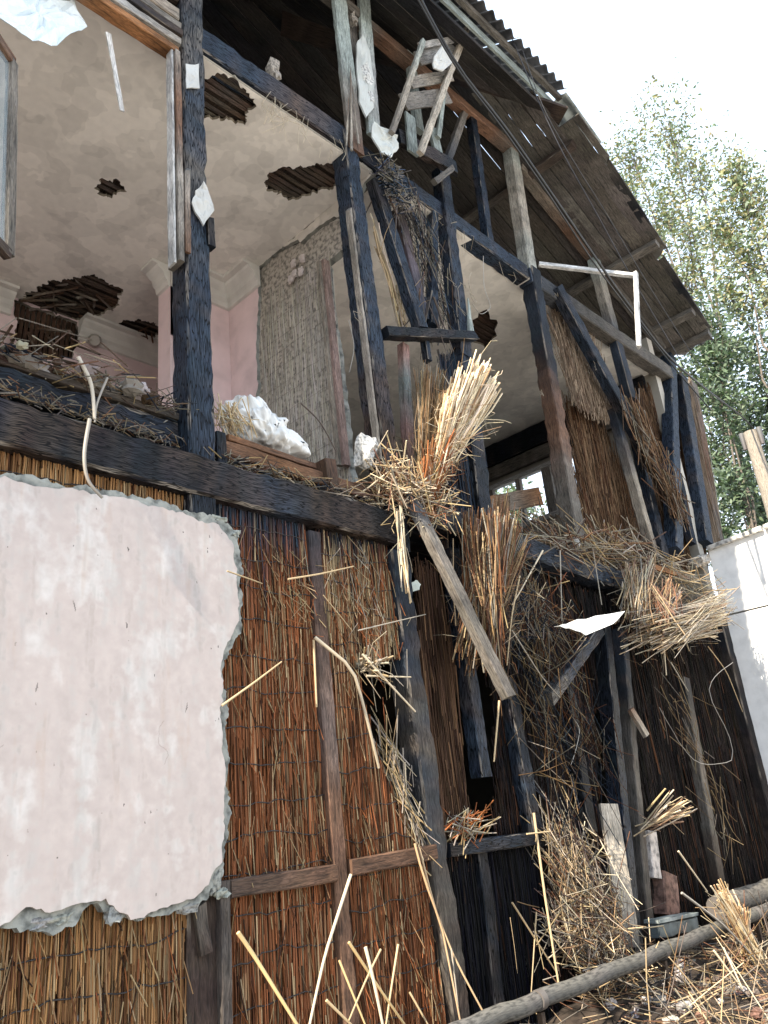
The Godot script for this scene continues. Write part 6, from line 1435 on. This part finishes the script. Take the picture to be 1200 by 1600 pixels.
func foot_of_wall() -> void:
	# pipe along the foot of the facade
	var p := thing("pipe", "long grey pipe running along the foot of the facade", "pipe", Vector3(4.5, 0.5, 0.4))
	var mb := MB.new()
	var pts := []
	for k in 40: pts.append(Vector3(2.6 + k * 0.11, 0.69 + 0.012 * nz.get_noise_2d(k * 1.3, 4), 0.4 + 0.01 * nz.get_noise_2d(k * 1.3, 9)))
	mb.tube(pts, 0.040, 0.040, Color(0.14, 0.135, 0.125), Color(0.11, 0.105, 0.095), 14)
	put(mb, "tube", M.rough, p)
	for x in [3.55, 4.8, 6.2]:
		var b := MB.new()
		b.tube([Vector3(x - 0.02, 0.69, 0.4), Vector3(x + 0.02, 0.69, 0.4)], 0.044, 0.044, Color(0.1, 0.09, 0.08), Color(0.1, 0.09, 0.08), 14)
		put(b, "clamp", M.plain, p)
		tim(p, "support", Vector3(x, 0.15, 0.4), Vector3(x, 0.64, 0.4), 0.03, 0.03, M.wood, [Color(0.10, 0.07, 0.05)])
	p = thing("felted_pipe", "thick felt-wrapped pipe end by the foot of the white wall", "pipe", Vector3(6.605, 0.712, 0.300))
	mb = MB.new()
	pts = []
	for k in 20: pts.append(Vector3(5.9 + k * 0.10, 0.77 + 0.02 * nz.get_noise_2d(k * 2.0, 1), 0.28 + 0.02 * nz.get_noise_2d(k * 2.0, 7)))
	mb.tube(pts, 0.075, 0.08, Color(0.13, 0.12, 0.11), Color(0.12, 0.115, 0.10), 14)
	put(mb, "wrapping", M.rough, p)
	# tin box, plaster and brick remains
	var b2 := thing("tin_box", "pale blue-grey metal box on the rubble beside the twin post", "metal box", Vector3(5.336, 0.684, 0.200))
	tim(b2, "body", Vector3(5.265, 0.719, 0.120), Vector3(5.810, 0.685, 0.120), 0.085, 0.09, M.metal, [Color(0.13, 0.16, 0.165), Color(0.19, 0.23, 0.235)], {"rough": 0.014, "ch": 0.05})
	tim(b2, "lid", Vector3(5.256, 0.776, 0.120), Vector3(5.821, 0.743, 0.120), 0.022, 0.11, M.metal, [Color(0.24, 0.28, 0.28)], {"rough": 0.010})
	b2 = thing("brick_block", "pink-red brick block standing behind the twin post", "brick", Vector3(5.695, 0.771, -0.020))
	tim(b2, "block", Vector3(5.720, 0.740, -0.030), Vector3(5.805, 1.003, -0.030), 0.20, 0.14, M.rough, [Color(0.20, 0.115, 0.09), Color(0.27, 0.17, 0.14)], {"rough": 0.012})
	b2 = thing("plaster_block", "upright whitish plaster piece on top of the red brick block", "plaster piece", Vector3(5.648, 0.999, -0.020))
	tim(b2, "block", Vector3(5.625, 0.993, -0.000), Vector3(5.681, 1.287, -0.000), 0.12, 0.06, M.rough, [Color(0.58, 0.53, 0.5), Color(0.62, 0.58, 0.55)], {"rough": 0.012, "brk": 0.02})
	# heap of torn reed between pipe and wall
	mb = MB.new()
	var cs := [STRAW * 0.7, PALESTRAW * 0.9, GREYSTRAW * 0.6, FAWN * 0.6, REEDD * 1.5, REEDB, STRAW, GREYSTRAW * 0.4, CBROWN]
	scatter(mb, 620, Vector3(4.495, 1.337, 0.080), Vector3(4.517, 0.749, 0.140), Vector3(0.26, 0.22, 0.10), Vector3(0.25, -1, 0.15), 0.45, Vector2(0.08, 0.45), Vector2(0.0016, 0.0042), cs)
	scatter(mb, 520, Vector3(4.436, 1.027, 0.120), Vector3(4.544, 0.617, 0.220), Vector3(0.35, 0.14, 0.16), Vector3(0.5, -0.4, 0.3), 0.8, Vector2(0.05, 0.3), Vector2(0.0016, 0.0042), cs)
	tag(put(mb, "reed_heap", M.straw), "sunlit heap of torn reed against the wall behind the pipe", "reed heap", "", "stuff")
	mb = MB.new()
	for k in 2600:
		var x := rng.randf_range(2.2, 7.8)
		var z := rng.randf_range(0.05, 2.2)
		var y := ground_y(x, z) + rng.randf_range(0.0, 0.05)
		var a := rng.randf() * TAU
		var l := rng.randf_range(0.06, 0.4)
		var d := Vector3(cos(a), rng.randf_range(-0.1, 0.35), sin(a)) * l
		stalk(mb, Vector3(x, y, z), Vector3(x, y, z) + d, rng.randf_range(0.0014, 0.0038), pick([STRAW * 0.5, GREYSTRAW * 0.5, REEDB * 0.8, CBROWN, STRAW * 0.8, FAWN * 0.5, CHAR]), 0, 4)
	for k in 170:
		var x := rng.randf_range(4.3, 6.4)
		var z := rng.randf_range(0.35, 1.0)
		var y := ground_y(x, z)
		var d := Vector3(rng.randfn() * 0.5 - 0.2, rng.randf_range(0.1, 0.9), rng.randfn() * 0.4).normalized() * rng.randf_range(0.15, 0.6)
		stalk(mb, Vector3(x, y, z), Vector3(x, y, z) + d, rng.randf_range(0.0018, 0.0045), pick(cs), 0, 5)
	tag(put(mb, "reed_litter", M.straw), "scattered reed stalks and chaff on the ground before the house", "reed litter", "", "stuff")
	mb = MB.new()
	for k in 420:
		var x := rng.randf_range(3.5, 7.5)
		var z := rng.randf_range(0.2, 1.9)
		var s := rng.randf_range(0.008, 0.045)
		lump_into(mb, Vector3(x, ground_y(x, z) + s * 0.3, z), Vector3(s, s * 0.7, s * 0.9), vary([Color(0.3, 0.28, 0.26), Color(0.18, 0.15, 0.13), Color(0.45, 0.42, 0.40), Color(0.2, 0.12, 0.09)][k % 4]), k * 0.7, 0.6)
	tag(put(mb, "rubble", M.rough), "crumbled rubble and plaster crumbs strewn on the ground before the house", "rubble", "", "stuff")

# ---------------------------------------------------------------- trees
# a tree whose limbs reach a set of leaf clumps: each clump is [centre, radius]
func tree(at: Vector3, r: float, clumps: Array, leaves: int, cols: Array, ls: float, label: String, sd: int) -> void:
	rng.seed = sd
	var t := thing("leafy_tree", label, "tree", at, "trees behind the house")
	var bark := Color(0.22, 0.19, 0.16)
	var mid := Vector3.ZERO
	for c in clumps: mid += c[0] / clumps.size()
	var fork := at.lerp(mid, 0.5) + Vector3(0, 0.2, 0)
	var mb := MB.new()
	mb.tube([at, at.lerp(fork, 0.4) + Vector3(0.06, 0, 0.05), at.lerp(fork, 0.75) - Vector3(0.05, 0, 0.04), fork], r, r * 0.7, bark, bark, 9, false)
	var tw := MB.new()
	var lb := MB.new()
	for c in clumps:
		var ce: Vector3 = c[0]
		var rad: float = c[1]
		var st := fork.lerp(ce, rng.randf_range(0.0, 0.1))
		var pts := []
		for j in 6:
			var f := j / 5.0
			pts.append(st.lerp(ce, f) + Vector3(rng.randfn(), 0, rng.randfn()) * 0.10 * sin(f * PI) + Vector3(0, -0.12 * st.distance_to(ce) * sin(f * PI), 0))
		mb.tube(pts, r * 0.26, r * 0.07, bark, bark * 1.2, 6, false)
		for k in 30:
			var b0: Vector3 = pts[4].lerp(ce, rng.randf_range(0.3, 1.0))
			var d := Vector3(rng.randfn(), rng.randfn() * 0.75 + 0.1, rng.randfn()).normalized()
			var e := ce + d * rad * pow(rng.randf(), 0.45)
			var m1 := b0.lerp(e, 0.5) + Vector3(rng.randfn(), rng.randfn(), rng.randfn()) * 0.06 * rad
			tw.tube([b0, m1, e], 0.006, 0.002, bark * 0.9, bark, 4, false)
			for q in leaves:
				var f := rng.randf()
				var p := (b0.lerp(m1, f) if f < 0.3 else m1.lerp(e, f)) + Vector3(rng.randfn(), rng.randfn(), rng.randfn()) * 0.11 * (0.6 + rad)
				var a := Vector3(rng.randfn(), rng.randfn() * 0.6 - 0.3, rng.randfn()).normalized()
				var b := a.cross(Vector3(rng.randfn(), rng.randfn(), rng.randfn())).normalized()
				var s := ls * rng.randf_range(0.6, 1.3)
				var cc := pick(cols)
				var nn := a.cross(b)
				var i0 := lb.vert(p - a * s, nn, cc)
				lb.vert(p + b * s * 0.4, nn, cc); lb.vert(p + a * s, nn, cc); lb.vert(p - b * s * 0.4, nn, cc)
				lb.tri(i0, i0 + 1, i0 + 2); lb.tri(i0, i0 + 2, i0 + 3)
	put(mb, "trunk", M.wood, t)
	put(tw, "twigs", M.wood, t, "stuff")
	put(lb, "crown", M.leaf, t, "stuff")

func trees() -> void:
	var green := [Color(0.12, 0.165, 0.10), Color(0.14, 0.18, 0.11), Color(0.10, 0.145, 0.09), Color(0.12, 0.165, 0.125)]
	var mixed := [Color(0.20, 0.24, 0.14), Color(0.27, 0.26, 0.13), Color(0.17, 0.22, 0.14), Color(0.28, 0.24, 0.13), Color(0.18, 0.23, 0.17)]
	tree(Vector3(14.0, 0.2, -1.1), 0.16, [[Vector3(14.000, 14.403, -0.829), 0.90], [Vector3(14.300, 14.678, -1.810), 0.78], [Vector3(13.800, 13.014, -0.520), 0.84], [Vector3(14.000, 12.954, -1.382), 0.90], [Vector3(14.500, 13.876, -2.256), 0.66], [Vector3(14.000, 11.892, -1.016), 0.78], [Vector3(14.400, 12.434, -1.997), 0.60], [Vector3(14.000, 10.860, -1.331), 0.60]], 34, mixed, 0.05, "tall airy tree with yellowing leaves above the roof end", 5)
	tree(Vector3(13.0, 0.2, 0.5), 0.13, [[Vector3(13.000, 11.069, 0.423), 0.60], [Vector3(13.000, 11.604, 0.277), 0.42], [Vector3(13.000, 10.840, -0.264), 0.54], [Vector3(13.000, 10.075, 0.057), 0.66], [Vector3(13.000, 9.218, 0.161), 0.72], [Vector3(13.000, 9.585, -0.461), 0.60], [Vector3(13.000, 9.805, 0.683), 0.72]], 32, mixed, 0.05, "slender tree at the right edge beside the tall airy one", 8)
	tree(Vector3(12.4, 0.2, -0.9), 0.12, [[Vector3(12.400, 8.822, -0.730), 0.54], [Vector3(12.600, 8.061, -1.176), 0.54], [Vector3(12.400, 7.395, -0.811), 0.60], [Vector3(12.400, 6.619, -1.164), 0.60], [Vector3(12.400, 5.896, -1.030), 0.60], [Vector3(12.400, 8.252, -0.597), 0.54], [Vector3(12.400, 5.232, -1.300), 0.60]], 34, green, 0.055, "dense green tree right behind the house corner", 11)
	tree(Vector3(13.6, 0.2, 0.6), 0.13, [[Vector3(13.600, 8.662, -0.485), 0.72], [Vector3(13.600, 7.636, -0.474), 0.72], [Vector3(13.600, 7.457, -0.906), 0.66], [Vector3(13.600, 6.563, -0.808), 0.72], [Vector3(13.600, 6.008, -1.221), 0.72], [Vector3(13.600, 7.052, -0.257), 0.84], [Vector3(13.600, 5.678, -0.932), 0.72]], 34, green, 0.055, "fuller green tree behind the utility pole", 14)
	tree(Vector3(15.5, 0.2, -6.2), 0.14, [[Vector3(15.5, 7.2, -6.0), 0.9], [Vector3(15.2, 8.2, -6.8), 0.8], [Vector3(15.4, 7.6, -5.0), 0.8], [Vector3(15.8, 8.8, -7.8), 0.9], [Vector3(15.2, 6.6, -5.2), 0.8]], 26, green, 0.08, "green tree seen through the far windows of the right room", 17)
